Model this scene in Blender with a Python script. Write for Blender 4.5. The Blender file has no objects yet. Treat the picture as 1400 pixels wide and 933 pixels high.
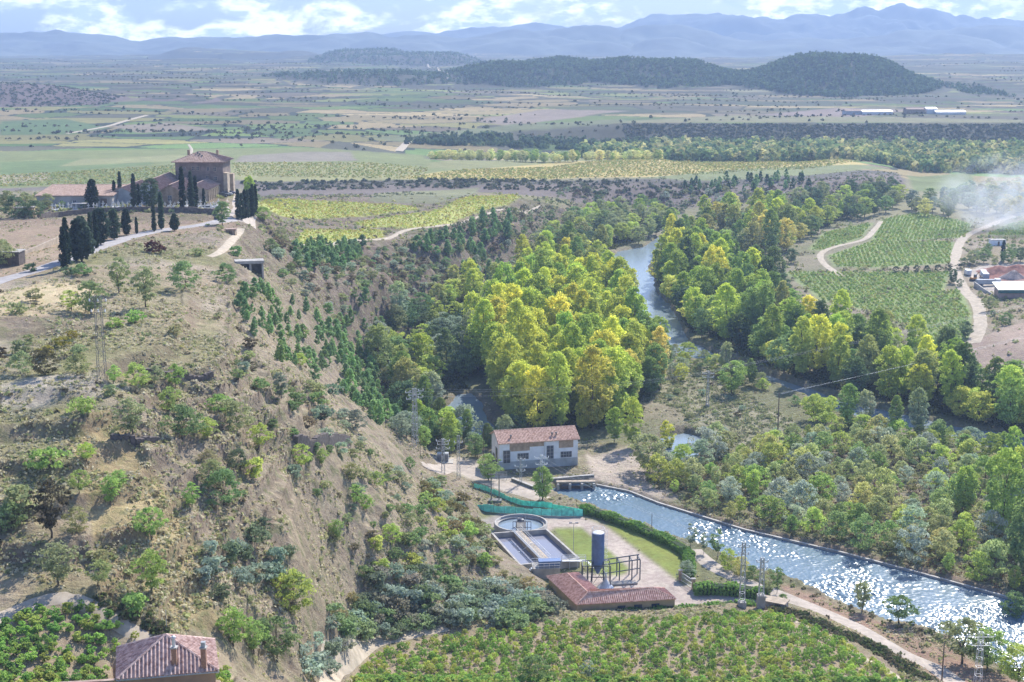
import bpy, math, random
import numpy as np
from mathutils import Vector, Matrix
from mathutils.geometry import delaunay_2d_cdt

# ------------------------------------------------------------------ camera
scene = bpy.context.scene
C = scene.collection
HC = 100.0
FPX = 1400 * 50 / 36.0
PITCH = math.radians(11.81)
cd = bpy.data.cameras.new("camera")
cam = bpy.data.objects.new("camera", cd)
C.objects.link(cam)
cd.lens = 50; cd.sensor_width = 36; cd.sensor_fit = 'HORIZONTAL'
cd.clip_start = 0.5; cd.clip_end = 40000
cam.location = (0, 0, HC)
cam.rotation_euler = (math.radians(90) - PITCH, 0, 0)
scene.camera = cam

# ------------------------------------------------------------------ light
SUN_AZ = math.radians(25)      # to the right of the view direction
SUN_EL = math.radians(40)
world = bpy.data.worlds.new("World"); scene.world = world
world.use_nodes = True
nt = world.node_tree; N = nt.nodes; L = nt.links
N.clear()
wo = N.new('ShaderNodeOutputWorld'); bg = N.new('ShaderNodeBackground')
sky = N.new('ShaderNodeTexSky'); sky.sky_type = 'NISHITA'; sky.sun_disc = False
sky.sun_elevation = SUN_EL; sky.sun_rotation = SUN_AZ
sky.air_density = 1.0; sky.dust_density = 1.5; sky.ozone_density = 1.5
bg.inputs['Strength'].default_value = 0.14
tc = N.new('ShaderNodeTexCoord')
mp = N.new('ShaderNodeMapping'); mp.inputs['Scale'].default_value = (1, 1, 2.6)
n1 = N.new('ShaderNodeTexNoise'); n1.inputs['Scale'].default_value = 20; n1.inputs['Detail'].default_value = 9
n1.inputs['Roughness'].default_value = 0.58; n1.inputs['Distortion'].default_value = 0.3
r1 = N.new('ShaderNodeValToRGB'); r1.color_ramp.elements[0].position = 0.42; r1.color_ramp.elements[1].position = 0.52
n2 = N.new('ShaderNodeTexNoise'); n2.inputs['Scale'].default_value = 48; n2.inputs['Detail'].default_value = 7
n2.inputs['Roughness'].default_value = 0.6
r2 = N.new('ShaderNodeValToRGB')
r2.color_ramp.elements[0].position = 0.43; r2.color_ramp.elements[0].color = (4.4, 5.2, 6.8, 1)
r2.color_ramp.elements[1].position = 0.56; r2.color_ramp.elements[1].color = (12, 11.9, 11.7, 1)
sx = N.new('ShaderNodeSeparateXYZ')
mr = N.new('ShaderNodeMapRange'); mr.inputs['From Min'].default_value = 0.06; mr.inputs['From Max'].default_value = 0.25
mr.inputs['To Min'].default_value = 1; mr.inputs['To Max'].default_value = 0
mm = N.new('ShaderNodeMath'); mm.operation = 'MULTIPLY'
mx = N.new('ShaderNodeMixRGB')
blue = N.new('ShaderNodeMixRGB'); blue.blend_type = 'MULTIPLY'; blue.inputs[0].default_value = 1; blue.inputs[2].default_value = (.50, .66, .95, 1)
L.new(tc.outputs['Generated'], mp.inputs['Vector'])
L.new(mp.outputs[0], n1.inputs['Vector']); L.new(mp.outputs[0], n2.inputs['Vector'])
L.new(n1.outputs['Fac'], r1.inputs[0]); L.new(n2.outputs['Fac'], r2.inputs[0])
L.new(tc.outputs['Generated'], sx.inputs[0]); L.new(sx.outputs['Z'], mr.inputs['Value'])
L.new(r1.outputs[0], mm.inputs[0]); L.new(mr.outputs[0], mm.inputs[1])
L.new(mm.outputs[0], mx.inputs[0]); L.new(sky.outputs[0], blue.inputs[1]); L.new(blue.outputs[0], mx.inputs[1]); L.new(r2.outputs[0], mx.inputs[2])
L.new(mx.outputs[0], bg.inputs['Color']); L.new(bg.outputs[0], wo.inputs[0])

sl = bpy.data.lights.new("sun", 'SUN'); sl.energy = 5.0; sl.angle = math.radians(0.5); sl.color = (1, 0.95, 0.87)
so = bpy.data.objects.new("sun", sl); C.objects.link(so)
sd = Vector((math.sin(SUN_AZ) * math.cos(SUN_EL), math.cos(SUN_AZ) * math.cos(SUN_EL), math.sin(SUN_EL)))
so.rotation_euler = sd.to_track_quat('Z', 'Y').to_euler()
so.location = (0, 0, 300)
scene.view_settings.view_transform = 'Standard'
scene.view_settings.look = 'None'
scene.view_settings.exposure = 0.72
scene.view_settings.gamma = 1
cy = scene.cycles
cy.max_bounces = 5; cy.diffuse_bounces = 2; cy.glossy_bounces = 2; cy.transmission_bounces = 3
cy.transparent_max_bounces = 4; cy.volume_bounces = 1
cy.use_adaptive_sampling = True; cy.adaptive_threshold = 0.02
cy.volume_step_rate = 2.0
HAZE_DENSITY = 1.45e-4

# ------------------------------------------------------------------ helpers
def tag(o, label=None, cat=None, group=None, kind=None):
    if label: o['label'] = label
    if cat: o['category'] = cat
    if group: o['group'] = group
    if kind: o['kind'] = kind
    return o

def empty(name, loc, rz=0):
    o = bpy.data.objects.new(name, None); C.objects.link(o)
    o.empty_display_size = 0.3
    o.location = loc; o.rotation_euler = (0, 0, rz)
    return o

def ray(u, v):
    xc = (u - 700) / FPX; yc = (466.5 - v) / FPX
    cp, sp = math.cos(PITCH), math.sin(PITCH)
    return (xc, cp + yc * sp, -sp + yc * cp)

def at(u, v, h):
    """point of the horizontal plane z=h that the photo shows at pixel (u,v)"""
    d = ray(u, v); t = (h - HC) / d[2]
    return (d[0] * t, d[1] * t, h)

def proj(x, y, z):
    cp, sp = math.cos(PITCH), math.sin(PITCH)
    zc = y * cp + (HC - z) * sp
    yc = y * sp - (HC - z) * cp
    return (700 + FPX * x / zc, 466.5 - FPX * yc / zc)

class MB:
    def __init__(s): s.v = []; s.f = []
    def add(s, vs, fs):
        n = len(s.v); s.v += [tuple(p) for p in vs]; s.f += [tuple(i + n for i in f) for f in fs]; return s
    def box(s, x0, x1, y0, y1, z0, z1):
        return s.add([(x0,y0,z0),(x1,y0,z0),(x1,y1,z0),(x0,y1,z0),(x0,y0,z1),(x1,y0,z1),(x1,y1,z1),(x0,y1,z1)],
                     [(0,3,2,1),(4,5,6,7),(0,1,5,4),(1,2,6,5),(2,3,7,6),(3,0,4,7)])
    def bar(s, a, b, r, n=4, r2=None):
        a = Vector(a); b = Vector(b); d = b - a
        if d.length < 1e-6: return s
        q = d.to_track_quat('Z', 'Y'); r2 = r if r2 is None else r2
        vs = []
        for (p, rr) in ((a, r), (b, r2)):
            for k in range(n):
                t = 2 * math.pi * (k + .5) / n
                vs.append(p + q @ Vector((rr * math.cos(t), rr * math.sin(t), 0)))
        fs = [(k, (k + 1) % n, n + (k + 1) % n, n + k) for k in range(n)]
        fs += [tuple(range(n - 1, -1, -1)), tuple(range(n, 2 * n))]
        return s.add(vs, fs)
    def path(s, pts, r, n=5):
        for i in range(len(pts) - 1): s.bar(pts[i], pts[i + 1], r, n)
        return s
    def lathe(s, prof, cx=0, cy=0, n=24, cap=True):
        vs = []
        for (r, z) in prof:
            for k in range(n):
                t = 2 * math.pi * k / n
                vs.append((cx + r * math.cos(t), cy + r * math.sin(t), z))
        fs = []
        for i in range(len(prof) - 1):
            for k in range(n):
                a = i * n + k; b = i * n + (k + 1) % n
                fs.append((a, b, b + n, a + n))
        if cap:
            fs.append(tuple(range(n - 1, -1, -1))); m = (len(prof) - 1) * n
            fs.append(tuple(range(m, m + n)))
        return s.add(vs, fs)
    def slab(s, poly, th):
        """closed slab from a 3D polygon, thickness th downward"""
        n = len(poly)
        vs = list(poly) + [(p[0], p[1], p[2] - th) for p in poly]
        fs = [tuple(range(n)), tuple(range(2 * n - 1, n - 1, -1))]
        fs += [(i, n + i, n + (i + 1) % n, (i + 1) % n) for i in range(n)]
        return s.add(vs, fs)
    def prism(s, poly, z0, z1):
        n = len(poly)
        vs = [(p[0], p[1], z0) for p in poly] + [(p[0], p[1], z1) for p in poly]
        fs = [tuple(range(n - 1, -1, -1)), tuple(range(n, 2 * n))]
        fs += [(i, (i + 1) % n, n + (i + 1) % n, n + i) for i in range(n)]
        return s.add(vs, fs)
    def build(s, name, mat, parent=None, smooth=False, loc=None):
        me = bpy.data.meshes.new(name)
        me.from_pydata(s.v, [], s.f); me.update()
        if smooth: me.polygons.foreach_set('use_smooth', [True] * len(me.polygons))
        if mat: me.materials.append(mat)
        o = bpy.data.objects.new(name, me); C.objects.link(o)
        if parent: o.parent = parent
        if loc: o.location = loc
        return o

def np_mesh(name, V, F, mat, smooth=False):
    """V (n,3), F (m,k) numpy -> mesh datablock"""
    me = bpy.data.meshes.new(name)
    m, k = F.shape
    me.vertices.add(len(V)); me.vertices.foreach_set('co', np.ascontiguousarray(V, dtype=np.float32).ravel())
    me.loops.add(m * k); me.loops.foreach_set('vertex_index', np.ascontiguousarray(F, dtype=np.int32).ravel())
    me.polygons.add(m); me.polygons.foreach_set('loop_start', np.arange(0, m * k, k, dtype=np.int32))
    me.polygons.foreach_set('loop_total', np.full(m, k, dtype=np.int32))
    if smooth: me.polygons.foreach_set('use_smooth', np.ones(m, dtype=bool))
    me.update(calc_edges=True)
    if mat: me.materials.append(mat)
    return me

def add_obj(name, me, parent=None, loc=None):
    o = bpy.data.objects.new(name, me); C.objects.link(o)
    if parent: o.parent = parent
    if loc is not None: o.location = loc
    return o

# ------------------------------------------------------------------ materials
_mats = {}
def mat(name, col, rough=0.85, var=0.15, scale=1.5, bump=0.0, metal=0.0, spec=0.3, col2=None, detail=5):
    if name in _mats: return _mats[name]
    m = bpy.data.materials.new(name); m.use_nodes = True; _mats[name] = m
    t = m.node_tree; b = t.nodes['Principled BSDF']
    b.inputs['Roughness'].default_value = rough; b.inputs['Metallic'].default_value = metal
    b.inputs['Specular IOR Level'].default_value = spec
    c = t.nodes.new('ShaderNodeTexCoord'); n = t.nodes.new('ShaderNodeTexNoise')
    n.inputs['Scale'].default_value = scale; n.inputs['Detail'].default_value = detail
    t.links.new(c.outputs['Object'], n.inputs['Vector'])
    r = t.nodes.new('ShaderNodeValToRGB')
    a = [x * (1 - var) for x in col]; e = col2 or [min(1, x * (1 + var)) for x in col]
    r.color_ramp.elements[0].position = 0.35; r.color_ramp.elements[0].color = (*a, 1)
    r.color_ramp.elements[1].position = 0.65; r.color_ramp.elements[1].color = (*e, 1)
    t.links.new(n.outputs['Fac'], r.inputs[0]); t.links.new(r.outputs[0], b.inputs['Base Color'])
    if bump:
        bp = t.nodes.new('ShaderNodeBump'); bp.inputs['Strength'].default_value = bump
        bp.inputs['Distance'].default_value = 0.1
        t.links.new(n.outputs['Fac'], bp.inputs['Height']); t.links.new(bp.outputs[0], b.inputs['Normal'])
    return m

def foliage_mat(name, sat=.94, trans=0.45, top=0.0, hgt=17.0):
    m = bpy.data.materials.new(name); m.use_nodes = True
    t = m.node_tree; t.nodes.clear()
    o = t.nodes.new('ShaderNodeOutputMaterial'); oi = t.nodes.new('ShaderNodeObjectInfo')
    c = t.nodes.new('ShaderNodeTexCoord'); n = t.nodes.new('ShaderNodeTexNoise')
    n.inputs['Scale'].default_value = 0.55; n.inputs['Detail'].default_value = 4; n.inputs['Roughness'].default_value = .7
    t.links.new(c.outputs['Object'], n.inputs['Vector'])
    hs = t.nodes.new('ShaderNodeHueSaturation'); hs.inputs['Saturation'].default_value = sat
    mr_ = t.nodes.new('ShaderNodeMapRange'); mr_.inputs['From Min'].default_value = .3; mr_.inputs['From Max'].default_value = .7
    mr_.inputs['To Min'].default_value = .65; mr_.inputs['To Max'].default_value = 1.45
    t.links.new(n.outputs['Fac'], mr_.inputs['Value']); t.links.new(mr_.outputs[0], hs.inputs['Value'])
    mh = t.nodes.new('ShaderNodeMapRange'); mh.inputs['From Min'].default_value = .3; mh.inputs['From Max'].default_value = .7
    mh.inputs['To Min'].default_value = .53; mh.inputs['To Max'].default_value = .492
    t.links.new(n.outputs['Fac'], mh.inputs['Value']); t.links.new(mh.outputs[0], hs.inputs['Hue'])
    t.links.new(oi.outputs['Color'], hs.inputs['Color'])
    out = hs.outputs[0]
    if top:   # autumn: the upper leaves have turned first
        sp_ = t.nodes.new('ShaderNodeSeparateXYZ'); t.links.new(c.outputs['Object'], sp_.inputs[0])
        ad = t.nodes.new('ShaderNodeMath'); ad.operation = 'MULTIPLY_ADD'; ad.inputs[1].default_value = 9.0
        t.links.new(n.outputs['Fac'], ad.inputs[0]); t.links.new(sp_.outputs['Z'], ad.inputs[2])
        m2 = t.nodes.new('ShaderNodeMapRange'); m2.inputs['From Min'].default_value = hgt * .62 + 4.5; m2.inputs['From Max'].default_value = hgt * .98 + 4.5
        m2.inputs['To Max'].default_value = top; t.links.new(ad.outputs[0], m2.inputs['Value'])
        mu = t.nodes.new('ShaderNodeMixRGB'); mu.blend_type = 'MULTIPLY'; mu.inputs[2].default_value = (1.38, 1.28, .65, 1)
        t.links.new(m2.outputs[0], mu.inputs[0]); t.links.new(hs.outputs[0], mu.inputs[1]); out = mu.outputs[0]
    d = t.nodes.new('ShaderNodeBsdfDiffuse'); tr = t.nodes.new('ShaderNodeBsdfTranslucent')
    mxs = t.nodes.new('ShaderNodeMixShader'); mxs.inputs[0].default_value = trans
    t.links.new(out, d.inputs[0]); t.links.new(out, tr.inputs[0])
    t.links.new(d.outputs[0], mxs.inputs[1]); t.links.new(tr.outputs[0], mxs.inputs[2])
    t.links.new(mxs.outputs[0], o.inputs[0])
    return m
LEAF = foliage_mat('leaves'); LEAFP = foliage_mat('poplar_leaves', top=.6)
BARK = mat('bark', (0.11, 0.085, 0.065), .9, .3, 4)

# ------------------------------------------------------------------ numpy noise
_rng = np.random.RandomState(7)
_TAB = _rng.rand(256, 256).astype(np.float32)
def vnoise(x, y, sc, seed=0):
    x = x / sc + 17.3 * seed; y = y / sc + 9.1 * seed
    xi = np.floor(x); yi = np.floor(y); fx = x - xi; fy = y - yi
    xi = xi.astype(np.int64); yi = yi.astype(np.int64)
    fx = fx * fx * (3 - 2 * fx); fy = fy * fy * (3 - 2 * fy)
    a = _TAB[xi & 255, yi & 255]; b = _TAB[(xi + 1) & 255, yi & 255]
    c = _TAB[xi & 255, (yi + 1) & 255]; d = _TAB[(xi + 1) & 255, (yi + 1) & 255]
    return (a * (1 - fx) + b * fx) * (1 - fy) + (c * (1 - fx) + d * fx) * fy
def fbm(x, y, sc, oct=4, seed=0):
    s = 0; w = 1; t = 0
    for k in range(oct):
        s = s + w * vnoise(x, y, sc / 2 ** k, seed + k * 3); t += w; w *= .55
    return s / t
def inpoly(X, Y, poly):
    px = [p[0] for p in poly]; py = [p[1] for p in poly]
    r = np.zeros(X.shape, bool)
    bb = (X >= min(px)) & (X <= max(px)) & (Y >= min(py)) & (Y <= max(py))
    if not bb.any(): return r
    x = X[bb]; y = Y[bb]; c = np.zeros(x.shape, bool); n = len(poly); j = n - 1
    for i in range(n):
        if py[i] != py[j]:
            k = ((py[i] > y) != (py[j] > y)) & (x < (px[j] - px[i]) * (y - py[i]) / (py[j] - py[i]) + px[i])
            c ^= k
        j = i
    r[bb] = c
    return r
# ------------------------------------------------------------------ terrain: heights surveyed at photo pixels
ROWS = {
933: [(-350,40),(0,36),(160,33),(300,30),(400,20),(455,12),(490,9),(700,8),(1000,8),(1150,8),(1230,6),(1290,3.6),(1400,3),(1750,3)],
880: [(-350,41),(0,37),(150,35),(300,31),(400,23),(460,13),(500,9.3),(700,8),(1000,8),(1120,8),(1190,5),(1240,3.2),(1400,2.4),(1750,2.5)],
850: [(0,37.5),(150,37),(300,32.5),(400,25),(450,18),(490,10.5),(600,8.6),(760,8),(1000,7.5),(1090,6),(1140,3.6),(1200,2.6),(1400,2.2),(1750,2.2)],
830: [(-350,43),(0,38),(100,38),(200,37),(300,33),(400,26),(460,19),(500,12),(600,9),(740,5.5),(790,3.2),(1040,3.2),(1120,2.8),(1400,2),(1750,2)],
780: [(-350,45),(0,40),(100,40),(200,38),(300,35),(400,29),(500,15.5),(600,11),(680,6.5),(725,3.5),(760,3),(960,3),(1020,2.8),(1100,2.4),(1400,2),(1750,2)],
730: [(-350,47),(0,42),(100,42),(200,41),(300,37),(400,31),(500,20),(580,14),(640,7),(672,3.4),(700,3),(850,3),(900,2.8),(1000,2.2),(1400,1.8),(1750,1.8)],
680: [(-350,50),(0,45),(100,44),(200,43),(300,39),(400,33),(500,24),(570,14),(620,7),(650,3.4),(700,3),(800,3),(860,2.2),(1400,1.7),(1750,1.7)],
640: [(-350,51),(0,46),(100,46),(200,44),(300,40),(400,34),(480,27),(540,17),(580,8),(602,3.5),(660,3),(790,3),(840,2),(1400,1.6),(1750,1.6)],
600: [(-350,53),(0,48),(100,47.5),(200,46),(300,43),(400,38),(460,31),(520,18),(560,7),(585,2.6),(660,1.8),(1400,1.6),(1750,1.6)],
560: [(-350,55),(0,50),(100,50),(200,48),(300,45),(400,41),(450,33),(500,17),(530,7),(555,2.2),(700,1.6),(1400,1.6),(1750,1.6)],
520: [(-350,57),(0,52),(100,52),(200,50),(300,48),(380,43),(440,28),(490,13),(520,5),(560,2),(700,1.6),(1400,1.8),(1750,3)],
480: [(-350,58),(0,53),(100,53),(200,52),(300,50),(360,46),(420,31),(480,15),(520,6),(560,2.5),(700,1.6),(1200,1.8),(1300,3),(1340,5),(1400,7),(1750,12)],
440: [(-350,59),(0,54),(100,54),(200,53),(300,51),(350,47),(420,34),(500,18),(560,8),(620,3.5),(660,2),(860,1.5),(1000,1.6),(1080,3),(1300,4),(1350,6),(1400,8),(1750,14)],
400: [(-350,58),(0,54),(100,54),(200,54),(300,51),(350,47),(430,34),(500,25),(560,16),(600,8),(650,3.5),(700,2),(840,1.5),(1000,1.6),(1060,3),(1330,4.6),(1400,6.5),(1750,12)],
370: [(-350,57),(0,53.5),(100,54),(200,54),(300,51),(350,47),(430,36),(520,27),(600,19),(650,10),(700,4),(740,2),(830,1.5),(920,1.5),(1080,3),(1400,5),(1750,10)],
330: [(-350,55),(0,53),(100,52.5),(200,52),(300,51),(330,49),(370,41),(430,33),(520,28),(620,23),(690,15),(750,6),(790,2.5),(850,1.6),(960,1.6),(1120,3),(1400,4.5),(1750,8)],
300: [(-350,53),(0,52),(100,51.5),(200,51),(300,51),(330,50),(350,46),(375,36),(430,30),(520,28),(620,25),(700,20),(760,11),(820,5),(870,2),(1100,2),(1250,3.5),(1400,4.5),(1750,6)],
283: [(-350,52),(0,51),(100,50.5),(200,50.5),(320,50),(345,48),(365,34),(450,28.5),(600,26.5),(690,22.5),(760,15),(830,8),(880,4),(1150,4),(1230,4),(1400,4.5),(1750,5)],
272: [(-350,51),(0,50.5),(100,50),(200,50),(320,50),(350,40),(380,29),(450,28),(600,26),(700,21),(760,16.5),(820,12),(880,8),(1150,8),(1220,4.5),(1400,4.5),(1750,5)],
260: [(360,18),(600,18),(700,17),(760,16.8),(830,14.5),(900,12),(1100,12),(1200,8),(1240,5),(1400,5),(1750,5)],
247: [(-350,20),(0,20),(240,20),(330,20),(600,19),(760,18),(900,16),(1100,15.5),(1200,13.5),(1235,9),(1260,5),(1400,5),(1750,5)],
232: [(-350,20),(0,19.5),(330,19.5),(600,18.5),(1000,16),(1180,13.5),(1250,5),(1400,5),(1750,5)],
217: [(-350,19),(0,19),(400,18.5),(580,18),(900,16.5),(1150,13.5),(1230,5),(1400,5),(1750,5)],
190: [(-350,18),(0,18),(300,18),(450,17.5)],
170: [(-350,22),(0,22),(300,22),(500,21),(650,19)],
150: [(-350,27),(0,27),(400,26),(800,25),(1400,24),(1750,24)],
130: [(-350,32),(0,32),(700,30),(1400,28),(1750,28)],
110: [(-350,38),(0,38),(700,37),(1400,36),(1750,36)],
100: [(-350,42),(0,42),(700,42),(1400,41),(1750,41)],
90: [(-350,45),(0,45),(700,45),(1400,45),(1750,45)],
82: [(-350,46),(0,46),(700,46),(1400,46),(1750,46)],
}
pts = []
for v, row in ROWS.items():
    for (u, h) in row:
        p = at(u, v, h); pts.append((p[0] / p[1], math.log(p[1]), h))
def sd_(u, y, h):
    pts.append(((u - 700) / FPX / math.cos(PITCH) * 1.0, math.log(y), h))
for u in (-350, 0, 350, 700, 1050, 1400, 1750):
    sd_(u, 40, 66); sd_(u, 62, 62)
    sd_(u, 100, 44 if u < 400 else 39)
for u in (-350, 0, 100, 200, 300): sd_(u, 560, 36); sd_(u, 640, 24); sd_(u, 720, 20)
for u in (600, 750, 900, 1100, 1200): sd_(u, 1125, 9)
for u in (700, 900, 1100, 1400, 1750): sd_(u, 1200, 6)
for u in (850, 1000, 1200, 1400, 1750): sd_(u, 1385, 6); sd_(u, 1440, 21.5)
sd_(720, 1385, 9); sd_(720, 1440, 17)
for u in (-350, 0, 350, 700, 1050, 1400, 1750): sd_(u, 7000, 46); sd_(u, 12000, 46)
for s_ in (-0.7, 0.7):
    for y_, h_ in ((40, 66), (100, 44 if s_ < 0 else 39), (150, 40 if s_ < 0 else 12), (200, 50 if s_ < 0 else 3), (450, 52 if s_ < 0 else 8), (640, 22 if s_ < 0 else 8), (1300, 18), (2000, 30), (4000, 45), (12000, 46)):
        pts.append((s_, math.log(y_), h_))

NS, NT = 900, 1450
S0, S1 = -0.5, 0.5
T0, T1 = math.log(45.0), math.log(7500.0)
sg = np.linspace(S0, S1, NS); tg = np.linspace(T0, T1, NT)
PA = np.array(pts)
vv, ee, ff, *_ = delaunay_2d_cdt([Vector((p[0] * 8, p[1] * 4)) for p in PA], [], [], 0, 1e-5)
hv = []
for q in vv:
    d = (PA[:, 0] * 8 - q.x) ** 2 + (PA[:, 1] * 4 - q.y) ** 2
    hv.append(PA[int(d.argmin()), 2])
HG = np.full((NT, NS), 46.0)
for f in ff:
    (x0, y0), (x1, y1), (x2, y2) = [(vv[i].x / 8, vv[i].y / 4) for i in f]
    h0, h1, h2 = [hv[i] for i in f]
    i0 = max(0, int((min(x0, x1, x2) - S0) / (S1 - S0) * (NS - 1))); i1 = min(NS, int((max(x0, x1, x2) - S0) / (S1 - S0) * (NS - 1)) + 2)
    j0 = max(0, int((min(y0, y1, y2) - T0) / (T1 - T0) * (NT - 1))); j1 = min(NT, int((max(y0, y1, y2) - T0) / (T1 - T0) * (NT - 1)) + 2)
    if i0 >= i1 or j0 >= j1: continue
    X, Y = np.meshgrid(sg[i0:i1], tg[j0:j1])
    D = (y1 - y2) * (x0 - x2) + (x2 - x1) * (y0 - y2)
    if abs(D) < 1e-12: continue
    a = ((y1 - y2) * (X - x2) + (x2 - x1) * (Y - y2)) / D
    b = ((y2 - y0) * (X - x2) + (x0 - x2) * (Y - y2)) / D
    c = 1 - a - b
    m = (a >= -1e-6) & (b >= -1e-6) & (c >= -1e-6)
    sub = HG[j0:j1, i0:i1]; sub[m] = (a * h0 + b * h1 + c * h2)[m]
def blur(A, n, ax):
    k = np.ones(n) / n; p = n // 2
    B = np.pad(A, [(p, p) if i == ax else (0, 0) for i in range(2)], mode='edge')
    cs = np.cumsum(np.insert(B, 0, 0, axis=ax), axis=ax)
    return ((cs[n:] - cs[:-n]) if ax == 0 else (cs[:, n:] - cs[:, :-n])) / n
for _ in range(2):
    HG = blur(blur(HG, 7, 0), 9, 1)

SG, TG = np.meshgrid(sg, tg)
YG = np.exp(TG); XG = SG * YG

def bump(x0, y0, rx, ry, h, flat=0.0, rot=0):
    dx = XG - x0; dy = YG - y0
    c, s = math.cos(rot), math.sin(rot)
    r = np.sqrt(((dx * c + dy * s) / rx) ** 2 + ((-dx * s + dy * c) / ry) ** 2)
    r = np.clip((r - flat) / (1 - flat), 0, 1)
    return h * (1 - r * r * (3 - 2 * r))
def xs(u, y): return (u - 700) / FPX * y * 1.0
HG += bump(xs(1128, 2300), 2300, 185, 260, 42, .2) * (.93 + .12 * fbm(XG, YG, 60, 3, 5))
HG += bump(xs(905, 2450), 2450, 165, 230, 29, .25) * (.93 + .12 * fbm(XG, YG, 60, 3, 6))
HG += bump(xs(740, 2550), 2550, 190, 240, 22, .35)
HG += bump(xs(830, 2700), 2750, 330, 200, 16, .3)
HG += bump(xs(545, 4050), 4100, 270, 330, 24, .62)
HG += bump(xs(470, 4300), 4300, 260, 330, 14, .6)
HG += bump(xs(340, 5000), 5000, 330, 300, 26, .6)
HG += bump(xs(230, 5100), 5100, 420, 300, 12, .3)
HG += bump(xs(20, 1760), 1780, 150, 130, 10, .35, .1)
HG += bump(xs(-100, 1800), 1830, 260, 130, 8, .35, .1)
HG += bump(xs(560, 2450), 2500, 300, 160, 14, .3)
HG += bump(xs(1350, 4500), 4500, 600, 400, 18, .3)
# stepped, rolling far plain
far = np.clip((YG - 1450) / 600, 0, 1)
st = fbm(XG, YG, 420, 4, 11) * 34
q = np.floor(st / 4.2) * 4.2 + np.clip((st % 4.2) / .9, 0, 1) * 4.2
HG += far * (.85 * q + .15 * st - 17) * .7 * (1 + .5 * np.clip((YG - 2600) / 1500, 0, 1))
base_far = HG

def bilin(A, x, y):
    x = np.asarray(x, float); y = np.asarray(y, float)
    fi = (x / y - S0) / (S1 - S0) * (NS - 1); fj = (np.log(y) - T0) / (T1 - T0) * (NT - 1)
    fi = np.clip(fi, 0, NS - 1.001); fj = np.clip(fj, 0, NT - 1.001)
    i = fi.astype(int); j = fj.astype(int); a = fi - i; b = fj - j
    return (A[j, i] * (1 - a) + A[j, i + 1] * a) * (1 - b) + (A[j + 1, i] * (1 - a) + A[j + 1, i + 1] * a) * b
def hz(x, y): return float(bilin(HG, x, y))

_ty = np.exp(np.linspace(math.log(50), math.log(7400), 1500))
def G(u, v):
    """ground point the photo shows at pixel (u,v)"""
    d = ray(u, v)
    ys = _ty; xs_ = ys * d[0] / d[1]; zs = HC + ys * d[2] / d[1]
    k = np.nonzero(zs < bilin(HG, xs_, ys))[0]
    if len(k) == 0: return (xs_[-1], ys[-1], float(bilin(HG, xs_[-1], ys[-1])))
    k = max(1, k[0]); a, b = ys[k - 1], ys[k]
    for _ in range(14):
        m = (a + b) / 2
        if HC + m * d[2] / d[1] < bilin(HG, m * d[0] / d[1], m): b = m
        else: a = m
    return (b * d[0] / d[1], b, float(bilin(HG, b * d[0] / d[1], b)))
def GP(poly): return [G(u, v)[:2] for (u, v) in poly]
def AP(poly, h): return [at(u, v, h)[:2] for (u, v) in poly]

# flat platforms
def flatten(poly, h, soft=3):
    global HG
    m = inpoly(XG, YG, poly).astype(float)
    for _ in range(soft): m = blur(blur(m, 3, 0), 3, 1)
    HG = HG * (1 - m) + h * m
PLANT = AP([(655,700),(700,688),(800,700),(860,716),(955,768),(965,800),(1060,812),(1055,830),(930,838),(800,836),(745,800),(700,772),(660,735)], 3.0)
flatten(PLANT, 3.0)
STATION = AP([(600,632),(660,618),(800,612),(820,645),(760,668),(700,672),(640,655)], 3.0)
flatten(STATION, 3.0)
MONA = AP([(45,300),(325,296),(325,258),(45,262)], 50.5)
flatten(MONA, 50.5, 4)

HOUSE = [tuple(p[:2]) for p in (at(150,933,36.4), at(306,920,36.4), at(300,872,36.4), at(152,880,36.4))]
flatten(HOUSE, 31.8, 1)
# water bodies
RIV_Z = 0.7; CAN_Z = 1.7
river_main = AP([(905,322),(880,338),(842,345),(826,365),(832,392),(850,410),(868,440),(872,462),(885,478),(905,486),(935,486),(1000,507),(1050,524),(1100,542),(1140,566),(1200,578),(1290,597),(1400,626),(1500,650),(1600,640),(1500,614),(1300,583),(1200,560),(1140,545),(1100,530),(1040,510),(985,488),(940,466),(925,430),(898,400),(888,370),(893,345),(905,338),(960,322)], RIV_Z)
river_pool = AP([(900,612),(905,598),(935,592),(958,598),(960,618),(950,632),(925,636)], RIV_Z)
canal = AP([(752,672),(775,660),(815,664),(860,673),(900,689),(1018,726),(1150,757),(1257,785),(1375,818),(1500,848),(1600,900),(1500,980),(1400,935),(1330,893),(1293,874),(1203,844),(1157,827),(1114,809),(1068,788),(1030,776),(960,750),(900,727),(850,708),(800,690)], CAN_Z)
river_left = AP([(608,575),(612,555),(625,540),(645,538),(658,550),(668,575),(690,592),(690,600),(650,602),(618,594)], RIV_Z)
def carve(poly, z, depth=1.3):
    global HG
    m = inpoly(XG, YG, poly).astype(float)
    m = blur(blur(m, 3, 0), 3, 1)
    HG = HG * (1 - m) + np.minimum(HG, z - depth) * m
WATER = []
carve(river_main, RIV_Z); carve(river_pool, RIV_Z); carve(canal, CAN_Z, 1.6); carve(river_left, RIV_Z)
WATER += [river_main, river_pool, canal, river_left]

# ------------------------------------------------------------------ surface zones: colour, roughness of relief
COL = np.zeros((NT, NS, 3)); AMP = np.zeros((NT, NS)); BMP = np.ones((NT, NS)) * .5; VEG = np.zeros((NT, NS))
def lin(*c): return np.array(c)
nz = fbm(XG, YG, 22, 4, 21); nz2 = fbm(XG, YG, 5, 3, 31)
COL[:] = lin(.19, .17, .11)
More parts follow.
